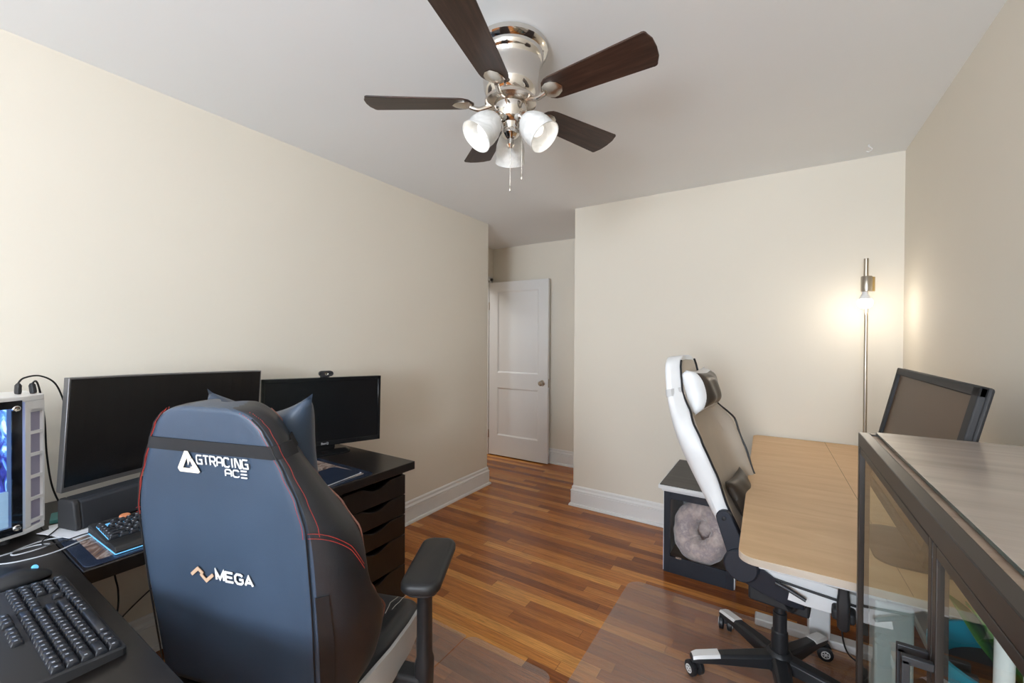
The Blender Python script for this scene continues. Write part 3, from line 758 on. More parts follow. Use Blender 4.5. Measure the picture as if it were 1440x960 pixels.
# drawer unit
du = thing('drawer_unit', 'black brown drawer unit with scooped drawer fronts under the end of the left desk', 'drawer unit', (-1.86, 1.294, 0))
hx, hy = .288, .180
bm = B()
box(bm, (-hx, -hy, .03), (hx-.02, -hy+.016, .708)); box(bm, (-hx, hy-.016, .03), (hx-.02, hy, .708))
box(bm, (-hx, -hy, .690), (hx-.02, hy, .7085)); box(bm, (-hx, -hy+.016, .03), (-hx+.01, hy-.016, .69)); box(bm, (-hx, -hy+.016, .03), (hx-.04, hy-.016, .045))
box(bm, (-hx+.02, -hy+.02, 0), (hx-.05, hy-.02, .03))
obj('carcass', bm, M_dark, du, bevel=.001)
zz = [.685, .585, .485, .385, .235, .04]
for i in range(5):
    z1, z0 = zz[i]-.002, zz[i+1]+.002; yy = hy-.002
    scoop = []
    for k in range(13):
        u = -1+2*k/12; scoop.append((u*.088, -.026*(.5+.5*math.cos(PI*u))**.7 if abs(u) < 1 else 0))
    poly = [(-yy, z0), (yy, z0), (yy, z1)]+[(x, z1+d) for x, d in scoop[::-1]]+[(-yy, z1)]
    db = B(); loft(db, [[(hx-.018, y, z) for y, z in poly], [(hx, y, z) for y, z in poly]])
    dwr = obj('drawer', db, M_dark, du, bevel=.0012)
    tb2 = B(); box(tb2, (-hx+.05, -yy+.02, z0+.012), (hx-.02, yy-.02, z0+.018)); box(tb2, (-hx+.05, -yy+.02, z0+.012), (-hx+.06, yy-.02, z1-.04))
    obj('drawer_box', tb2, M_dark, dwr)

# ---------------------------------------------------------------- monitors
def rrect3(w, h, r, y, cz=0, n=4, curve=0):
    return [(x, y-(x*x)*curve, z+cz) for x, z in rrect(w, h, r, n)]
def slab(bm, w, h, y0, y1, curve=0, nx=16, cz=0, cx=0):
    rows = []
    for i in range(nx+1):
        x = -w/2+w*i/nx+cx; k = -(x*x)*curve
        rows.append([(x, y0+k, cz-h/2), (x, y1+k, cz-h/2), (x, y1+k, cz+h/2), (x, y0+k, cz+h/2)])
    return loft(bm, rows)
m1 = thing('monitor', 'large curved black monitor with grey bezel, powered off, leftmost on the left desk', 'monitor', (-2.060, .688, DZ+.001), D(106.4-180))
# local: x to the right as seen from the chair after turning; the screen faces -y
w, h, cz, cv = .722, .370, .286, .25
def M1(bm): bmesh.ops.transform(bm, matrix=T(0, 0, cz) @ RY(D(2.2)) @ RX(D(2)) , verts=bm.verts); return bm
def facing(o, ang): o.rotation_euler = (0, 0, ang)
# screen normal points to the chair: right-hand axis = direction (-.28,.96)
facing(m1, D(106.4))
obj('housing', M1(slab(B(), w, h, -.004, .022, cv)), M_greybezel, m1, bevel=.002)
obj('screen', M1(slab(B(), w-.012, h-.022, -.0058, -.002, cv, cz=.006)), M_screen, m1, smooth=False)
sb = B(); box(sb, (-.02, .03, .02), (.02, .055, cz)); cbox(sb, (0, .03, cz), (.12, .03, .10)); 
obj('stand_neck', sb, M_plastic, m1, bevel=.004)
sb = B()
tube(sb, [(0, .055, .045), (-.11, .022, .008)], [.014, .007], 8); tube(sb, [(0, .055, .045), (.11, .022, .008)], [.014, .007], 8); tube(sb, [(0, .055, .045), (0, .13, .009)], [.014, .008], 8)
obj('stand_foot', sb, M_plastic, m1, bevel=.002)
m2 = thing('monitor', 'smaller flat black monitor with glossy bezel and webcam on top, nearest the drawer unit end', 'monitor', (-2.055, 1.349, DZ+.001), D(70.1))
w, h, cz = .602, .368, .219
def M2(bm): bmesh.ops.transform(bm, matrix=T(0, 0, cz) @ RY(D(.8)), verts=bm.verts); return bm
obj('housing', M2(slab(B(), w, h, 0, .035, 0, 1)), M_bezel, m2, bevel=.006)
fb = B()
for (x0, x1, z0, z1) in ((-w/2, w/2, h/2-.020, h/2), (-w/2, w/2, -h/2, -h/2+.026), (-w/2, -w/2+.018, -h/2, h/2), (w/2-.018, w/2, -h/2, h/2)):
    box(fb, (x0+.001, -.006, z0), (x1-.001, .002, z1))
obj('bezel', M2(fb), M_bezel, m2, bevel=.002)
obj('screen', M2(box(B(), (-w/2+.018, -.0015, -h/2+.026), (w/2-.018, .001, h/2-.02))), M_screen, m2)
lg = text_bm('BenQ', .016, .0003, .0003); bmesh.ops.transform(lg, matrix=T(-.02, -.0068, -h/2+.008) @ RX(PI/2), verts=lg.verts)
obj('maker_mark', M2(lg), mat('grey print', (.35, .35, .36), .5), m2)
bb = B(); box(bb, (-.055, .01, .005), (.055, .045, .10)); obj('stand_neck', bb, M_bezel, m2, bevel=.01)
bb = B(); loft(bb, [[(x, y+.0, z) for x, y in rrect(a, b, .05)] for z, a, b in ((0, .24, .17), (.008, .24, .17), (.018, .20, .13))]); obj('stand_base', bb, M_bezel, m2, sharp=40)
wc = thing('webcam', 'small black webcam clipped on top of the smaller monitor', 'webcam', (-2.055, 1.349, DZ+.001+cz+h/2), D(70.1))
bb = B(); loft(bb, [[(x, y, z+.022) for x, z in rrect(a, b, .014, 6)] for y, a, b in ((-.022, .066, .024), (-.026, .070, .028), (.0, .070, .028), (.006, .062, .020))]); obj('body', bb, M_plastic2, wc, sharp=40)
obj('lens', lathe(B(), [(.001, 0), (.006, 0), (.008, .0015), (.009, 0), (.009, -.003), (.001, -.003)], 20, T(0, -.0265, .022) @ RX(PI/2)), M_chrome, wc)
bb = B(); box(bb, (-.018, -.014, .001), (.018, .03, .010)); box(bb, (-.016, .036, -.03), (.016, .046, .01)); obj('clip', bb, M_plastic, wc, bevel=.002)

# monitor on the oak desk
m3 = thing('monitor', 'tilted back dark monitor with brown reflecting screen on the oak desk', 'monitor', (.362, 1.668, DZ), D(-90))
w, h = .742, .43
def M3(bm): bmesh.ops.transform(bm, matrix=T(0, 0, .095+h/2) @ T(0, -.025, 0) @ RX(D(-12)), verts=bm.verts); return bm
obj('housing', M3(box(B(), (-w/2, .0, -h/2), (w/2, .012, h/2))), M_plastic2, m3, bevel=.006)
fb = B()
for (x0, x1, z0, z1) in ((-w/2, w/2, h/2-.026, h/2), (-w/2, w/2, -h/2, -h/2+.026), (-w/2, -w/2+.026, -h/2, h/2), (w/2-.040, w/2, -h/2, h/2)):
    box(fb, (x0+.001, -.012, z0+.001), (x1-.001, .002, z1-.001))
obj('bezel', M3(fb), M_plastic2, m3, bevel=.003)
obj('screen', M3(box(B(), (-w/2+.026, -.003, -h/2+.026), (w/2-.04, .001, h/2-.026))), M_screen2, m3)
bb = B(); box(bb, (-.05, .0, .008), (.05, .035, .25)); obj('stand_neck', bb, M_plastic2, m3, bevel=.008)
bb = B(); loft(bb, [[(x, y-.03, z) for x, y in rrect(a, b, .05)] for z, a, b in ((0, .30, .19), (.008, .30, .19), (.016, .27, .16))]); obj('stand_base', bb, M_plastic2, m3, sharp=40)

# ---------------------------------------------------------------- soundbar
sbt = thing('soundbar', 'black soundbar lying under the large curved monitor', 'soundbar', (-1.962, .600, DZ+.0032), D(105.5))
def sbar(bm, x0, x1, e=0): 
    pr = [(-.045-e, .004), (-.048-e, .012), (-.036-e, .090), (-.026, .098+e), (.034, .098+e), (.042+e, .088), (.042+e, .004)]
    return loft(bm, [[(x, y, z) for y, z in pr] for x in (x0, x1)])
obj('body', sbar(B(), -.245, .245), M_soundbar, sbt, bevel=.004)
for s in (-1, 1): obj('end_cap', sbar(B(), min(s*.245, s*.262), max(s*.245, s*.262), .0008), M_plastic2, sbt, bevel=.004)
obj('foot', box(B(), (-.2, -.03, 0), (.2, .03, .005)), M_plastic, sbt)

# ---------------------------------------------------------------- keyboards
key_cache = {}
def keyboard(root, ux, rows, tilt, topz, km, legend=None, x0=.006, skip=lambda x, y: False):
    U = .01905
    for y, row in rows:
        x = x0
        for wd in row:
            if wd < 0: x += -wd*U; continue
            if not skip(x, y):
                kk = (round(wd, 2),)
                if kk not in key_cache:
                    wk = wd*U-.0015; hk = U-.0015; bm = B()
                    loft(bm, [[(px, py+sh, z) for px, py in rrect(wk-e, hk-e, .0016, 2)] for z, e, sh in ((0, 0, 0), (.0035, .0006, 0), (.0082, .0050, .0006), (.0088, .0066, .0006))])
                    n0 = len(bm.faces)
                    lx = -wk/2+.0055
                    box(bm, (lx-.0014, -.0002, .00885), (lx+.0022, .0040, .00895))
                    me_o = obj('key', bm, [M_key, M_legend], root, sharp=40)
                    for p in me_o.data.polygons[n0:]: p.material_index = 1
                    key_cache[kk] = me_o.data; o = me_o
                else:
                    o = bpy.data.objects.new('key', key_cache[kk]); C.objects.link(o); o.parent = root
                o.matrix_local = T(0, 0, topz) @ RX(tilt) @ T(x+wd*U/2, y, 0)
            x += wd*U
k1 = thing('keyboard', 'full size black keyboard on the near corner desk, white key legends', 'keyboard', (-1.066, .279, DZ+.001), D(180.3))
bm = B(); loft(bm, [[(x+.226, y+.077, 0) for x, y in rrect(.452, .154, .008)], [(x+.226, y+.077, .012+(y+.077)*.07) for x, y in rrect(.452, .154, .008)], [(x+.226, y+.077, .015+(y+.077)*.07) for x, y in rrect(.446, .148, .007)]])
obj('case', bm, M_plastic2, k1, sharp=40)
U = .01905
Y0 = .016
rows1 = [(Y0+5.35*U, [-8, 1, 1, 1, 1, -.5, -.25, 1, 1, 1, -.25]),
         (Y0+4.0*U, [1]*13+[2, -.25, 1, 1, 1, -.25, 1, 1, 1, 1]), (Y0+3.0*U, [1.5]+[1]*12+[1.5, -.25, 1, 1, 1, -.25, 1, 1, 1, 1]),
         (Y0+2.0*U, [1.75]+[1]*11+[2.25, -3.5, 1, 1, 1, 1]), (Y0+1.0*U, [2.25]+[1]*10+[2.75, -1.25, 1, -1.25, 1, 1, 1, 1]),
         (Y0, [1.25, 1.25, 1.25, 6.25, 1.25, 1.25, 1.25, 1.25, -.25, 1, 1, 1, -.25, 2, 1, 1])]
keyboard(k1, 1, rows1, D(4), .0150, M_key)
k2 = thing('keyboard', 'backlit black gaming keyboard with blue glow and padded wrist rest in front of the soundbar', 'keyboard', (-1.565, .385, DZ+.0035), D(91))
bm = B(); loft(bm, [[(x+.225, y+.165, 0) for x, y in rrect(.450, .165, .004)], [(x+.225, y+.165, .016+(y)*.10) for x, y in rrect(.450, .165, .004)], [(x+.225, y+.165, .019+(y)*.10) for x, y in rrect(.444, .159, .003)]])
obj('case', bm, M_plastic2, k2, sharp=30)
obj('backlight_plate', loft(B(), [[(x+.225, y+.158, .0195+(y-.007)*.10+dz) for x, y in rrect(.430, .112, .003)] for dz in (0, .0008)]), M_led, k2, smooth=False)
pr = [(-.0, .001), (.0, .010), (.012, .019), (.055, .021), (.078, .018), (.078, .001)]
obj('wrist_rest', loft(B(), [[(x, y, z) for y, z in pr] for x in (0, .45)]), M_pu, k2, bevel=.002)
rb = B(); box(rb, (0, -.0016, .0015), (.45, .0, .0040)); box(rb, (-.0018, 0, .0015), (-.0002, .245, .0040)); obj('rim_light', rb, M_led, k2)
obj('volume_dial', lathe(B(), [(.001, 0), (.014, 0), (.014, .006), (.012, .008), (.001, .008)], 28, T(.085, .237, .0235) @ RX(D(5))), M_orange, k2)
rows2 = [(.207, [1, -.6, 1, 1, 1, 1, -.5, 1, 1, 1, 1]), (.181, [1]*13+[2, -.25, 1, 1, 1, -.25, 1, 1, 1, 1]), (.181-U, [1.5]+[1]*12+[1.5, -.25, 1, 1, 1, -.25, 1, 1, 1, 1]),
         (.181-2*U, [1.75]+[1]*11+[2.25, -3.5, 1, 1, 1]), (.181-3*U, [2.25]+[1]*10+[2.75, -1.25, 1, -1.25, 1, 1, 1, 1]),
         (.181-4*U, [1.25, 1.25, 1.25, 6.25, 1.25, 1.25, 1.25, 1.25, -.25, 1, 1, 1])]
key_cache.clear()
keyboard(k2, 1, rows2, D(5.71), .0040, M_key, x0=.0105)
ms = thing('computer_mouse', 'black mouse beside the full size keyboard on the near corner desk', 'computer mouse', (-1.585, .205, DZ), D(4))
mb2 = B(); secs = []
for i in range(13):
    t = i/12; y = -.062+.124*t; wv = .033*(math.sin(PI*min(.97, max(.04, t)))**.38)*(1-.08*math.sin(2*PI*t)); hh = .038*(math.sin(PI*min(.96, max(.06, t*.85+.1)))**.7)
    secs.append([(wv*math.cos(a), y, max(.001, hh*math.sin(a)**.8 if math.sin(a) > 0 else .001)) for a in [PI*k/12 for k in range(13)]])
obj('shell', loft(mb2, secs), M_plastic, ms, sharp=70, sub=1)
obj('scroll_wheel', lathe(B(), [(.001, -.003), (.006, -.003), (.006, .003), (.001, .003)], 20, T(0, .032, .031) @ RY(PI/2)), M_led, ms)
obj('side_light', tube(B(), [(-.033, -.03, .010), (-.0345, 0, .012), (-.033, .03, .010)], .0022, 6), mat('violet mouse light', (.3, .2, .8), .5, emit=(.25, .2, 1.0), es=1.0), ms)

# desk mats printed with a marble picture inside a navy rim
def m_marble():
    m = mat('marbled mat print', (.3, .22, .17), .25); g = NT(m); v = g.coords((3, 3, 3))
    n = g.noise(v, 2.4, 9, .6, 2.2)
    g.l(g.ramp(n, [(.30, (.035, .026, .024)), (.45, (.16, .10, .075)), (.52, (.42, .34, .30)), (.60, (.20, .12, .085)), (.75, (.05, .05, .07))]), g.b.inputs['Base Color']); return m
M_marble = m_marble(); M_navymat = mat('navy mat rim', (.018, .028, .055), .22)
dm = thing('desk_mat', 'long glossy desk mat with brown marble print and dark blue rim on the left desk', 'desk mat', (-1.765, .79, DZ))
dm.rotation_euler = (0, 0, 0)
bm = B(); loft(bm, [[(x, y, z) for x, y in rrect(.44, .940, .02)] for z in (0, .003)]); obj('mat_base', bm, M_navymat, dm, bevel=.0008)
bm = B(); loft(bm, [[(x, y, z) for x, y in rrect(.38, .880, .01)] for z in (.003, .0033)]); obj('printed_panel', bm, M_marble, dm)
bl = thing('notebook', 'slim dark blue notebook lying on the desk mat near the drawer unit', 'notebook', (-1.665, 1.115, DZ+.0034), D(8))
bm = B(); loft(bm, [[(x, y, z) for x, y in rrect(.18, .20, .02)] for z in (0, .006)]); obj('cover', bm, M_navymat, bl, bevel=.001)
bm = B(); box(bm, (-.086, -.096, .0012), (.0905, .0965, .0048)); obj('page_block', bm, M_paper, bl)

# papers, cards
def paper(label, loc, rz, w, h, m=M_paper, cat='paper', t=.0012, name='paper_sheet'):
    bm = B(); rows = []
    for i in range(7):
        x = -w/2+w*i/6; k = .002*math.sin(i*1.1)**2
        rows.append([(x, -h/2, k), (x, h/2, k*.5), (x, h/2, k*.5+t), (x, -h/2, k+t)])
    loft(bm, rows); o = obj(name, bm, m); o.location = loc; o.rotation_euler = (0, 0, rz); return tag(o, label, cat)
paper('white paper sheet on the desk mat at the left end of the backlit keyboard', (-1.875, .355, DZ+.0036), D(20), .16, .075)
paper('small white card in front of the soundbar, beside the tower computer', (-1.955, .352, DZ+.0040), D(-8), .05, .06, name='card')
bm = B(); loft(bm, [[(x, y, z) for x, y in rrect(.085, .05, .005)] for z in (0, .012)])
o = obj('small_box', bm, mat('pale teal card', (.10, .36, .36), .5), bevel=.0015); o.location = (-2.045, .365, DZ+.001); o.rotation_euler = (0, 0, D(-12)); tag(o, 'small pale teal box behind the papers, left of the soundbar', 'box')

# ---------------------------------------------------------------- tower computer
pc = thing('tower_computer', 'white tower computer with glass side panel and blue lit parts on the near desk', 'computer', (-1.912, .267, DZ+.001))
ang = math.atan2(.267-.216, -1.912+1.897)      # direction of the glass side, running back towards the window wall
dv = Vector((-1.897+1.912, .216-.267)).normalized()      # from the corner along the glass side
nv = Vector((-dv.y, dv.x)).normalized()                   # outward normal? points to +x side
if nv.x < 0: nv = -nv
Bv = Vector((-1.950+1.912, .312-.267))                    # chamfered front strip
PL, PW, PH = .42, .20, .437
def fp(a, b): return dv*a-nv*b
c0 = Vector((0, 0)); foot = [c0, fp(PL, 0), fp(PL, PW), Bv+Vector((-.16, -.02)), Bv]
zf = .018
bm = B(); P = [(p.x, p.y) for p in foot]
prism(bm, P, zf, zf+.018); obj('bottom_panel', bm, M_whitep, pc, bevel=.003); bm = B(); prism(bm, P, PH-.018, PH)
def post(bm, p, q, z0, z1, t=.012):
    d = Vector((q[0]-p[0], q[1]-p[1])); L = d.length; d.normalize(); n = Vector((-d.y, d.x))
    prism(bm, [(p[0], p[1]), (q[0], q[1]), (q[0]+n.x*t, q[1]+n.y*t), (p[0]+n.x*t, p[1]+n.y*t)], z0, z1)
obj('top_panel', bm, M_whitep, pc, bevel=.003)
bm = B(); cen = (c0+foot[2]+foot[3])/3
def inset(p, k): return (p.x+(cen.x-p.x)*k, p.y+(cen.y-p.y)*k)
for a, b in ((foot[1], foot[2]), (foot[2], foot[3]), (foot[3], foot[4])):
    prism(bm, [(a.x, a.y), (b.x, b.y), inset(b, .08), inset(a, .08)], zf+.018, PH-.018)
obj('case_panel', bm, M_whitep, pc)
# front strip with openings
bd = Bv.normalized(); Ls = Bv.length; bn = Vector((bd.y, -bd.x))
if bn.x < 0: bn = -bn
def sp(a, b): v = bd*a-bn*b; return (v.x, v.y)
bm = B()
def bar(a0, a1, z0, z1, b0=0, b1=.012): prism(bm, [sp(a0, b0), sp(a1, b0), sp(a1, b1), sp(a0, b1)], z0, z1)
bar(0, .016, zf+.018, PH-.018); bar(Ls-.006, Ls, zf+.018, PH-.018)
for i in range(6):
    z = .05+i*.068; bar(.016, Ls-.006, z-.005, z+.004)
bar(.016, Ls-.006, PH-.052, PH-.018)
obj('front_strip', bm, M_whitep, pc)
M_mesh = mat('grey lilac mesh', (.24, .23, .27), .4, emit=(.35, .30, .55), es=.05)
bm = B(); prism(bm, [sp(.014, .008), sp(Ls-.004, .008), sp(Ls-.004, .014), sp(.014, .014)], .03, PH-.03); obj('front_mesh', bm, M_mesh, pc)
# glass side: black printed border, clear centre, four thumb screws
def gs(a, b): v = dv*a-nv*b; return (v.x, v.y)
bm = B()
def gbar(a0, a1, z0, z1, b0=-.004, b1=0, bmx=None): prism(bmx if bmx is not None else bm, [gs(a0, b0), gs(a1, b0), gs(a1, b1), gs(a0, b1)], z0, z1)
gbar(.008, .030, zf+.012, PH-.012); gbar(.38, PL-.006, zf+.012, PH-.012); gbar(.030, .38, zf+.012, zf+.034); gbar(.030, .38, PH-.034, PH-.012)
obj('glass_border', bm, mat('black glass border', (.006, .007, .010), .06), pc)
bm = B(); gbar(.030, .38, zf+.034, PH-.034, -.004, -.001); obj('side_glass', bm, M_pane, pc)
for a, z in ((.022, zf+.03), (.022, PH-.035), (.40, zf+.03), (.40, PH-.035)):
    p = gs(a, -.004); M_ = T(p[0], p[1], z) @ Matrix.Rotation(math.atan2(nv.y, nv.x), 4, 'Z') @ RY(PI/2)
    obj('thumb_screw', lathe(B(), [(.001, 0), (.009, 0), (.009, .005), (.007, .007), (.004, .006), (.001, .006)], 20, M_), M_chrome, pc)
def m_rgb():
    m = mat('lit blue violet parts', (.02, .02, .06), .3); g = NT(m); v = g.coords((38, 38, 13))
    n = g.noise(v, 1.0, 5, .6, 1.5)
    cr = g.ramp(n, [(.30, (.004, .006, .03)), (.45, (.03, .04, .30)), (.55, (.10, .28, .80)), (.63, (.55, .80, 1.0)), (.72, (.22, .08, .45))])
    g.l(cr, g.b.inputs['Emission Color']); g.b.inputs['Emission Strength'].default_value = 1.3; return m
bm = B(); prism(bm, [gs(.034, .012), gs(.36, .012), gs(.36, .04), gs(.034, .04)], .160, PH-.036); obj('lit_hardware', bm, m_rgb(), pc)
bm = B(); prism(bm, [gs(.032, .010), gs(.36, .010), gs(.36, .06), gs(.032, .06)], .052, .158); obj('power_shroud', bm, mat('pale blue shroud', (.35, .46, .62), .4, emit=(.25, .40, .65), es=.35), pc)
bm = B()
for a, b in ((.03, .03), (.39, .03), (.39, .17), (.03, .15)):
    p = gs(a, b); lathe(bm, [(.001, 0), (.012, 0), (.014, zf+.001), (.001, zf+.001)], 16, T(p[0], p[1], 0))
obj('foot', bm, M_plastic2, pc)
# USB plugs and their cables
def plug(x, y, lean, label):
    t = thing('usb_plug', label, 'plug', (x, y, DZ+.001+PH), D(20))
    Mx = RY(lean)
    bm = B(); loft(bm, [[(a, b, z) for a, b in rrect(w_, d_, .003)] for z, w_, d_ in ((.001, .016, .009), (.006, .018, .011), (.028, .017, .010), (.034, .009, .007))], M=Mx)
    obj('grip', bm, M_plastic2, t, sharp=40)
    bm = B()
    for q in range(4): loft(bm, [[(a, b, z) for a, b in rrect(.0185, .0115, .003)] for z in (.010+q*.005, .0115+q*.005)], M=Mx)
    obj('grip_rib', bm, M_plastic, t)
plug(-1.985, .262, D(4), 'black plug standing on top of the white tower computer, left of two'); plug(-1.968, .292, D(-14), 'tilted black plug on top of the white tower computer, right of two')
def cable(label, pts, r=.0022, m=M_cable, name='cable', group=None, sm=8, cat='cable'):
    p0 = Vector(pts[0]); o = obj(name, tube(B(), [Vector(p)-p0 for p in pts], r, 8, sm=sm), m); o.location = p0
    return tag(o, label, cat, group)
zt = DZ+PH
cable('black cable arching from the tower computer top to behind the curved monitor', [(-1.985, .262, zt+.033), (-1.99, .275, zt+.050), (-2.03, .315, zt+.052), (-2.06, .355, zt+.020), (-2.10, .385, zt-.06), (-2.12, .40, zt-.12), (-2.13, .44, zt-.2)], .0026)
cable('black cable hanging down between the tower computer and the curved monitor', [(-1.972, .290, zt+.033), (-1.985, .300, zt+.038), (-2.03, .315, zt+.0), (-2.06, .330, zt-.10), (-2.06, .335, zt-.22), (-2.06, .350, zt-.34), (-2.07, .385, zt-.42), (-2.10, .45, DZ+.006)], .0026)
dzc = DZ+.0062
cable('thin black cable looping on the near desk edge beside the tower computer', [(-2.00, .385, dzc), (-1.95, .352, dzc+.003), (-1.90, .322, dzc+.002), (-1.845, .290, dzc), (-1.80, .292, dzc), (-1.795, .325, dzc), (-1.80, .36, dzc+.002), (-1.80, .384, dzc+.002)], .0017)
cable('pale cable trailing across the near desk to the backlit keyboard', [(-1.86, .10, DZ+.002), (-1.80, .17, DZ+.002), (-1.755, .215, DZ+.002), (-1.738, .26, DZ+.002), (-1.735, .30, DZ+.003), (-1.745, .335, dzc), (-1.755, .362, dzc+.001), (-1.76, .381, dzc+.001)], .0019, M_cablew)
cable('clear tangled cable lying in front of the tower computer', [(-1.84, .13, DZ+.002), (-1.83, .20, DZ+.002), (-1.84, .27, DZ+.002), (-1.815, .30, DZ+.003), (-1.795, .275, DZ+.004), (-1.80, .23, DZ+.004), (-1.83, .235, DZ+.005), (-1.86, .29, DZ+.003), (-1.835, .33, dzc)], .0019, M_cablew)
cable('black cable hanging below the left desk against the wall, nearer the corner', [(-2.24, .545, .70), (-2.24, .545, .50), (-2.24, .548, .41), (-2.24, .558, .34), (-2.235, .553, .25), (-2.23, .52, .12)], .003)
cable('black cable sloping down behind the gaming chair under the left desk', [(-2.24, .86, .42), (-2.24, .77, .36), (-2.24, .67, .30), (-2.24, .58, .235), (-2.235, .50, .16)], .003)

# ---------------------------------------------------------------- chair mats
def m_mat():
    m = m_thin('clear chair mat', (.985, .975, .97), .1, .16); t = m.node_tree
    o = [n for n in t.nodes if n.type == 'OUTPUT_MATERIAL'][0]; mx = [n for n in t.nodes if n.type == 'MIX_SHADER'][0]
    df = t.nodes.new('ShaderNodeBsdfDiffuse'); df.inputs[0].default_value = (.62, .55, .50, 1)
    m3_ = t.nodes.new('ShaderNodeMixShader'); nz = t.nodes.new('ShaderNodeTexNoise'); nz.inputs['Scale'].default_value = 3
    mr = t.nodes.new('ShaderNodeMapRange'); mr.inputs[3].default_value = .09; mr.inputs[4].default_value = .17
    t.links.new(nz.outputs[0], mr.inputs[0]); t.links.new(mr.outputs[0], m3_.inputs[0])
    t.links.new(mx.outputs[0], m3_.inputs[1]); t.links.new(df.outputs[0], m3_.inputs[2]); t.links.new(m3_.outputs[0], o.inputs[0])
    return m
M_mat = m_mat()
def chair_mat(label, x0, x1, y0, y1, z0, r=.06):
    bm = B(); w_, h_ = x1-x0, y1-y0
    secs = [[(x, y, z) for x, y in rrect(w_-e, h_-e, r-e/2, 8)] for z, e in ((0, 0), (.0012, 0), (.0026, .02))]
    loft(bm, secs); o = obj('chair_mat', bm, M_mat, sharp=40); o.location = ((x0+x1)/2, (y0+y1)/2, z0); return tag(o, label, 'chair mat')
chair_mat('clear plastic chair mat under the white gaming chair', -.695, .47, 1.45, 2.365, .0003, .07)
chair_mat('clear plastic chair mat beside the black gaming chair armrest, on the open floor side', -1.19, -.755, .35, 1.515, .0003, .05)
chair_mat('clear plastic chair mat under the left desk and the black gaming chair', -2.15, -1.194, .35, 1.50, .0003, .012)

# ---------------------------------------------------------------- oak desk
od = thing('standing_desk', 'light oak topped desk with white legs along the right wall', 'desk', (.165, 2.262, 0), D(1.2))
x0, x1, y0, y1 = -.275, .275, -.900, .885
DH2 = .752
def top_poly(e=0): return [(x*(1-e), y) for x, y in rrect(x1-x0, y1-y0, .045, 7, (x0+x1)/2, (y0+y1)/2)]
# two boards, split along a straight joint that runs the length of the desk
bm = B(); loft(bm, [[(x, y, z) for x, y in top_poly()] for z in (DH2-.021, DH2)])
obj('desktop', bm, [M_oak, M_oak_edge], od, bevel=.001)
dt = C.objects[-1] if False else [o for o in od.children if o.name.startswith('desktop')][0]
for p in dt.data.polygons:
    if abs(p.normal.z) < .5: p.material_index = 1
bm = B(); box(bm, (.098, y0+.004, DH2-.0002), (.0995, y1-.004, DH2+.0004)); obj('board_joint', bm, mat('dark joint line', (.16, .10, .055), .7), od)
for yl, cx_ in ((.085, 0), (-.735, .085)):
    lg_ = B(); box(lg_, (-.245, yl-.032, 0), (.225, yl+.032, .035)); obj('foot_bar', lg_, M_white, od, bevel=.006)
    lg_ = B(); box(lg_, (-.035+cx_, yl-.038, .035), (.045+cx_, yl+.038, .66)); obj('leg_column', lg_, M_white, od, bevel=.006)
    lg_ = B(); box(lg_, (-.225, yl-.025, .66), (.225, yl+.025, DH2-.0215)); obj('top_bracket', lg_, M_white, od, bevel=.004)
bm = B(); box(bm, (.03, -.80, .675), (.07, .80, DH2-.0215)); obj('cross_beam', bm, M_white, od, bevel=.003)
bm = B(); box(bm, (.09, -.34, .665), (.20, .02, .71)); obj('control_box', bm, M_plastic, od, bevel=.004)
cable('black power cord looping down to the floor under the oak desk', [(.29, 2.275, .655), (.27, 2.28, .45), (.245, 2.285, .22), (.245, 2.275, .11), (.265, 2.265, .035), (.32, 2.262, .007), (.42, 2.25, .0065), (.52, 2.20, .0065)], .0035, cat='cable')
tag(obj('power_adapter', box(B(), (.25, 1.63, .004), (.31, 1.76, .037)), M_plastic, bevel=.006), 'black power adapter block on the floor under the oak desk', 'power adapter')

# ---------------------------------------------------------------- floor lamp
fl = thing('floor_lamp', 'slim brushed metal floor lamp with one lit bare bulb, standing in the back right corner', 'floor lamp', (.410, 2.985, 0))
obj('lamp_base', lathe(B(), [(.001, 0), (.12, 0), (.122, .006), (.118, .016), (.03, .022), (.001, .022)], 40), M_steel, fl)
obj('pole', tube(B(), [(0, 0, .02), (0, 0, 1.67)], .0085, 16), M_steel, fl)
obj('pole_tip', tube(B(), [(-.002, 0, 1.66), (-.002, 0, 1.822)], .011, 16), M_steel, fl)
obj('socket', lathe(B(), [(.001, 1.638), (.024, 1.638), (.025, 1.642), (.025, 1.718), (.023, 1.722), (.001, 1.722)], 28, T(-.002, -.018, 0)), M_steel, fl)
bm = lathe(B(), [(.001, 1.640), (.020, 1.640), (.020, 1.717), (.001, 1.717)], 24, T(.016, -.004, 0)); obj('socket_sleeve', bm, M_brass, fl)
obj('bulb_collar', lathe(B(), [(.012, 1.640), (.0135, 1.625), (.020, 1.612), (.028, 1.597), (.001, 1.597)], 28, T(-.008, -.018, 0)), M_whitep, fl)
obj('bulb', lathe(B(), [(.028, 1.597), (.0335, 1.586), (.0345, 1.572), (.031, 1.560), (.022, 1.551), (.010, 1.547), (.001, 1.546)], 28, T(-.008, -.018, 0)), M_bulb_on, fl)
pl_ = bpy.data.lights.new('bulb_light', 'POINT'); pl_.energy = 1.0; pl_.color = (1.0, .88, .72); pl_.shadow_soft_size = .03
o = bpy.data.objects.new('bulb_light', pl_); C.objects.link(o); o.parent = fl; o.location = (-.008, -.018, 1.535)

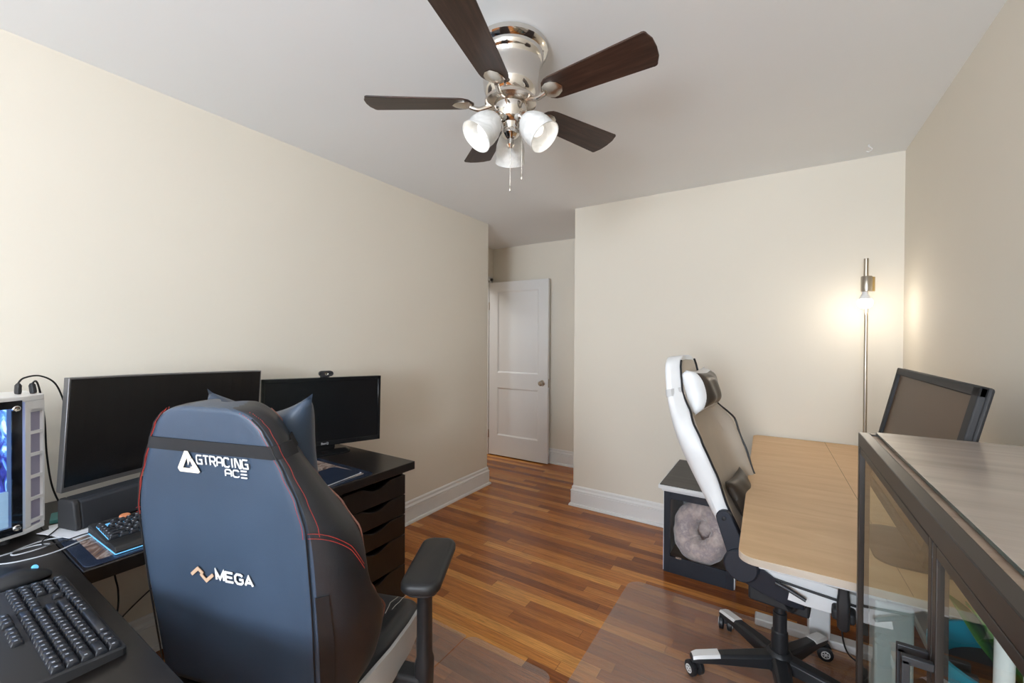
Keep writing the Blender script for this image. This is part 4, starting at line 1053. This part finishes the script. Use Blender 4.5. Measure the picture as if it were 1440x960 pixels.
# ---------------------------------------------------------------- pet house with bed
ph = thing('pet_house', 'white pet house with dark grey top and navy framed front opening by the back wall', 'pet house', (-.375, 2.842, 0))
W2, D2, HH = .190, .280, .492
bm = B()
box(bm, (-W2, -D2+.01, 0), (-W2+.016, D2, HH)); box(bm, (W2-.016, -D2+.01, 0), (W2, D2, HH)); box(bm, (-W2+.016, D2-.01, 0), (W2-.016, D2, HH))
obj('side_panel', bm, M_white, ph, bevel=.001)
bm = B()
box(bm, (-W2+.016, -D2+.01, .03), (W2-.016, D2-.01, .045)); obj('floor_panel', bm, M_cabwood, ph)
bm = B(); box(bm, (-W2-.022, -D2-.030, HH), (W2+.022, D2+.012, HH+.022)); box(bm, (-W2-.008, -D2-.006, HH-.018), (W2+.008, D2+.004, HH)); obj('top_rim', bm, M_white, ph, bevel=.003)
bm = B(); box(bm, (-W2-.014, -D2-.022, HH+.0222), (W2+.014, D2+.008, HH+.026)); obj('top_panel', bm, M_greytop, ph)
bm = B(); f0, f1 = -D2-.004, -D2+.010
box(bm, (-W2+.006, f0, 0), (-W2+.042, f1, HH-.018)); box(bm, (W2-.042, f0, 0), (W2-.006, f1, HH-.018))
box(bm, (-W2+.042, f0, HH-.058), (W2-.042, f1, HH-.018)); box(bm, (-W2+.042, f0, 0), (W2-.042, f1, .095))
obj('front_frame', bm, M_navy, ph, bevel=.001)
obj('catch', box(B(), (-W2+.075, f0-.003, .093), (-W2+.105, f0+.006, .100)), M_nickel, ph)
def m_fluff():
    m = mat('mottled pink grey plush', (.42, .35, .33), .95, sheen=.6); g = NT(m); v = g.coords()
    vo = g.n('ShaderNodeTexVoronoi'); vo.inputs['Scale'].default_value = 22; g.l(v, vo.inputs['Vector'])
    nz = g.noise(v, 9, 6, .7)
    mm = g.math('ADD', g.math('MULTIPLY', vo.outputs['Distance'], .12), g.math('MULTIPLY', nz, .95))
    g.l(g.ramp(mm, [(.36, (.72, .62, .58)), (.5, (.56, .46, .43)), (.58, (.40, .33, .34)), (.68, (.66, .57, .54))]), g.b.inputs['Base Color'])
    g.bump(g.noise(v, 90, 4), .6, .006); return m
M_fluff = m_fluff()
pb = thing('pet_bed', 'round mottled pink and grey plush pet bed tucked inside the pet house', 'pet bed', (-.375, 2.76, .047))
random.seed(5)
def donut(R1, r1, M, nu=40, nv=16, lump=.010):
    bm = B(); secs = []
    for i in range(nu):
        a = 2*PI*i/nu; s = []
        for j in range(nv):
            b = 2*PI*j/nv; r = r1*(1+.20*math.cos(a+2.6)+.06*math.sin(5*a+2*b)+.07*math.sin(14*a-1*b)+.05*math.sin(23*a+b*2))
            s.append(((R1+r*math.cos(b))*math.cos(a), (R1+r*math.cos(b))*math.sin(a)*1.12, r*math.sin(b)*1.25))
        secs.append(s)
    return loft(bm, secs, True, False, M, wrap=True)
Mb = T(.005, -.060, .182) @ RX(D(70)) @ RY(D(-22))
obj('rim', donut(.105, .058, Mb), M_fluff, pb, sharp=0, sub=1)
sec = [[(r*math.cos(2*PI*i/24), r*1.1*math.sin(2*PI*i/24), z) for i in range(24)] for r, z in ((.13, .04), (.135, -.03), (.11, -.09), (.05, -.13), (.01, -.135), (.01, -.11), (.05, -.10), (.085, -.06), (.10, .0), (.11, .04))]
obj('cup', loft(B(), sec, True, False, Mb, wrap=True), M_fluff, pb, sharp=0, sub=1)

# ---------------------------------------------------------------- glass cabinet
CX0, CX1, CY0, CY1, CH = .164, .572, .170, 1.280, 1.152
gc = thing('glass_cabinet', 'dark metal framed cabinet with two glass doors and a glass sheet over its brown top', 'cabinet', ((CX0+CX1)/2, (CY0+CY1)/2, 0))
ox, oy = (CX0+CX1)/2, (CY0+CY1)/2
def L_(x, y, z): return (x-ox, y-oy, z)
def cb(bm, a, b): return box(bm, L_(*a), L_(*b))
bm = B(); p = .020
for (x, y) in ((CX0, CY0), (CX1-p, CY0), (CX0, CY1-p), (CX1-p, CY1-p)): cb(bm, (x, y, .0), (x+p, y+p, CH-.022))
for z0, z1 in ((CH-.030, CH), (.10, .13)):
    cb(bm, (CX0, CY0, z0), (CX0+p, CY1, z1)); cb(bm, (CX1-p, CY0, z0), (CX1, CY1, z1))
    cb(bm, (CX0+p, CY0, z0), (CX1-p, CY0+p, z1)); cb(bm, (CX0+p, CY1-p, z0), (CX1-p, CY1, z1))
obj('frame', bm, M_frame, gc, bevel=.0015)
bm = B(); cb(bm, (CX0+p, CY0+p, CH-.014), (CX1-p, CY1-p, CH-.003)); obj('top_board', bm, M_cabwood, gc)
bm = B(); cb(bm, (CX0+.030, CY0+.030, CH-.0008), (CX1-.012, CY1-.012, CH+.0052)); 
M_topglass = m_wood('glossy grey beige top sheet', (.27, .225, .19), (.33, .28, .24), (.38, .33, .28), .8, 0, .22, 10, .02)
M_tealedge = mat('green glass edge', (.03, .06, .06), .15)
tg = obj('top_sheet', bm, [M_topglass, M_tealedge], gc, bevel=.0008)
for p_ in tg.data.polygons:
    if abs(p_.normal.z) < .5: p_.material_index = 1
bm = B(); cb(bm, (CX0+p, CY0+p, .115), (CX1-p, CY1-p, .130)); obj('bottom_board', bm, M_cabwood, gc)
bm = B(); cb(bm, (CX0+.016, CY0+p, .44), (CX1-p, CY1-p, .455)); obj('shelf', bm, M_cabwood, gc)
bm = B(); cb(bm, (CX0+p, CY1-.012, .13), (CX1-p, CY1-.008, CH-.022)); obj('end_pane', bm, M_pane, gc, smooth=False)
bm = B(); cb(bm, (CX0+p, CY0+.008, .13), (CX1-p, CY0+.012, CH-.022)); obj('end_pane', bm, M_pane, gc, smooth=False)
bm = B(); cb(bm, (CX1-.012, CY0+p, .13), (CX1-.008, CY1-p, CH-.022)); obj('back_pane', bm, M_pane, gc, smooth=False)
YM = .722
for (a, b, hs) in ((YM+.002, CY1-.002, 1), (CY0+.002, YM-.002, -1)):
    bm = B(); fw = .014; z0, z1 = .135, CH-.033; xo = CX0+.0135
    cb(bm, (xo-.012, a, z0), (xo, a+fw, z1)); cb(bm, (xo-.012, b-fw, z0), (xo, b, z1)); cb(bm, (xo-.012, a+fw, z0), (xo, b-fw, z0+fw)); cb(bm, (xo-.012, a+fw, z1-fw), (xo, b-fw, z1))
    door = obj('door', bm, M_frame, gc, bevel=.001)
    bm = B(); cb(bm, (xo-.008, a+fw, z0+fw), (xo-.004, b-fw, z1-fw)); obj('glass_pane', bm, M_pane, door, smooth=False)
    yh = YM+hs*.012; bm = B()
    for zz_ in (.968, .720): cb(bm, (xo-.042, yh-.004, zz_-.005), (xo-.012, yh+.004, zz_+.005))
    cb(bm, (xo-.042, yh-.004, .720), (xo-.034, yh+.004, .968))
    obj('handle', bm, M_plastic, door, bevel=.001)
# things inside the cabinet
pt = thing('plant_pot', 'teal plastic pot on the shelf inside the glass cabinet', 'plant pot', (.385, 1.098, .4555))
obj('pot_body', lathe(B(), [(.001, 0), (.085, 0), (.092, .01), (.128, .322), (.136, .324), (.137, .340), (.131, .341), (.122, .322), (.112, .290), (.001, .290)], 40), M_teal, pt)
obj('soil', lathe(B(), [(.001, .291), (.113, .293), (.116, .299), (.06, .307), (.001, .305)], 30), mat('dark soil', (.03, .018, .01), .9), pt)
M_leaf = mat('green leaf', (.035, .13, .018), .4); g = NT(M_leaf); g.l(g.ramp(g.noise(g.coords((9, 9, 9)), 3, 4), [(.3, (.016, .075, .012)), (.7, (.07, .20, .03))]), g.b.inputs['Base Color'])
plant = thing('potted_plant', 'broad leaved green plant growing in the teal pot inside the glass cabinet', 'plant', (.385, 1.098, .762))
random.seed(11)
for i in range(30):
    a = random.uniform(-2.4, 1.0) if i % 3 else random.uniform(0, 6.28); ln = random.uniform(.10, .19); up = random.uniform(.06, .25)
    d = Vector((math.cos(a), math.sin(a), 0)); base = d*random.uniform(.01, .05); sd = Vector((-d.y, d.x, 0))
    rs = []; n = 9; spread = random.uniform(.03, .085)
    for k in range(n+1):
        t = k/n; c = base+d*(spread*t**1.3)+Vector((0, 0, up*1.15*t-.05*t*t)); wv = .024*math.sin(PI*min(1, t*1.02+.02)**.8)*(1 if t > .25 else .25+t*3)
        rs.append([tuple(c-sd*wv+Vector((0, 0, .004))), tuple(c-Vector((0, 0, .001))), tuple(c+sd*wv+Vector((0, 0, .004)))])
    obj('leaf', loft(B(), rs, closed=False, cap=False), M_leaf, plant, sharp=0, solid=.0008)
tag(obj('white_tube', tube(B(), [(0, 0, 0), (.012, .02, .600)], .0095, 20), M_whitep), 'thick white tube leaning inside the glass cabinet in front of the plant', 'tube').location = (.243, .785, .456)
tag(obj('white_rod', tube(B(), [(0, 0, 0), (.0, .0, .56)], .004, 12), M_whitep), 'thin white rod standing inside the glass cabinet beside the teal pot', 'rod').location = (.325, .955, .456)

# groups of like things
for o in list(C.objects):
    if o.parent is None and o.get('category') in ('cable', 'chair mat', 'monitor', 'keyboard', 'plug', 'desk'):
        if o['category'] == 'desk' and o.name.startswith('standing'): continue
        o['group'] = {'cable': 'loose cables around the desks', 'chair mat': 'clear chair mats on the floor', 'monitor': 'computer monitors on the desks',
                      'keyboard': 'keyboards on the left desks', 'plug': 'black plugs on the tower computer', 'desk': 'black desks in the left corner'}[o['category']]
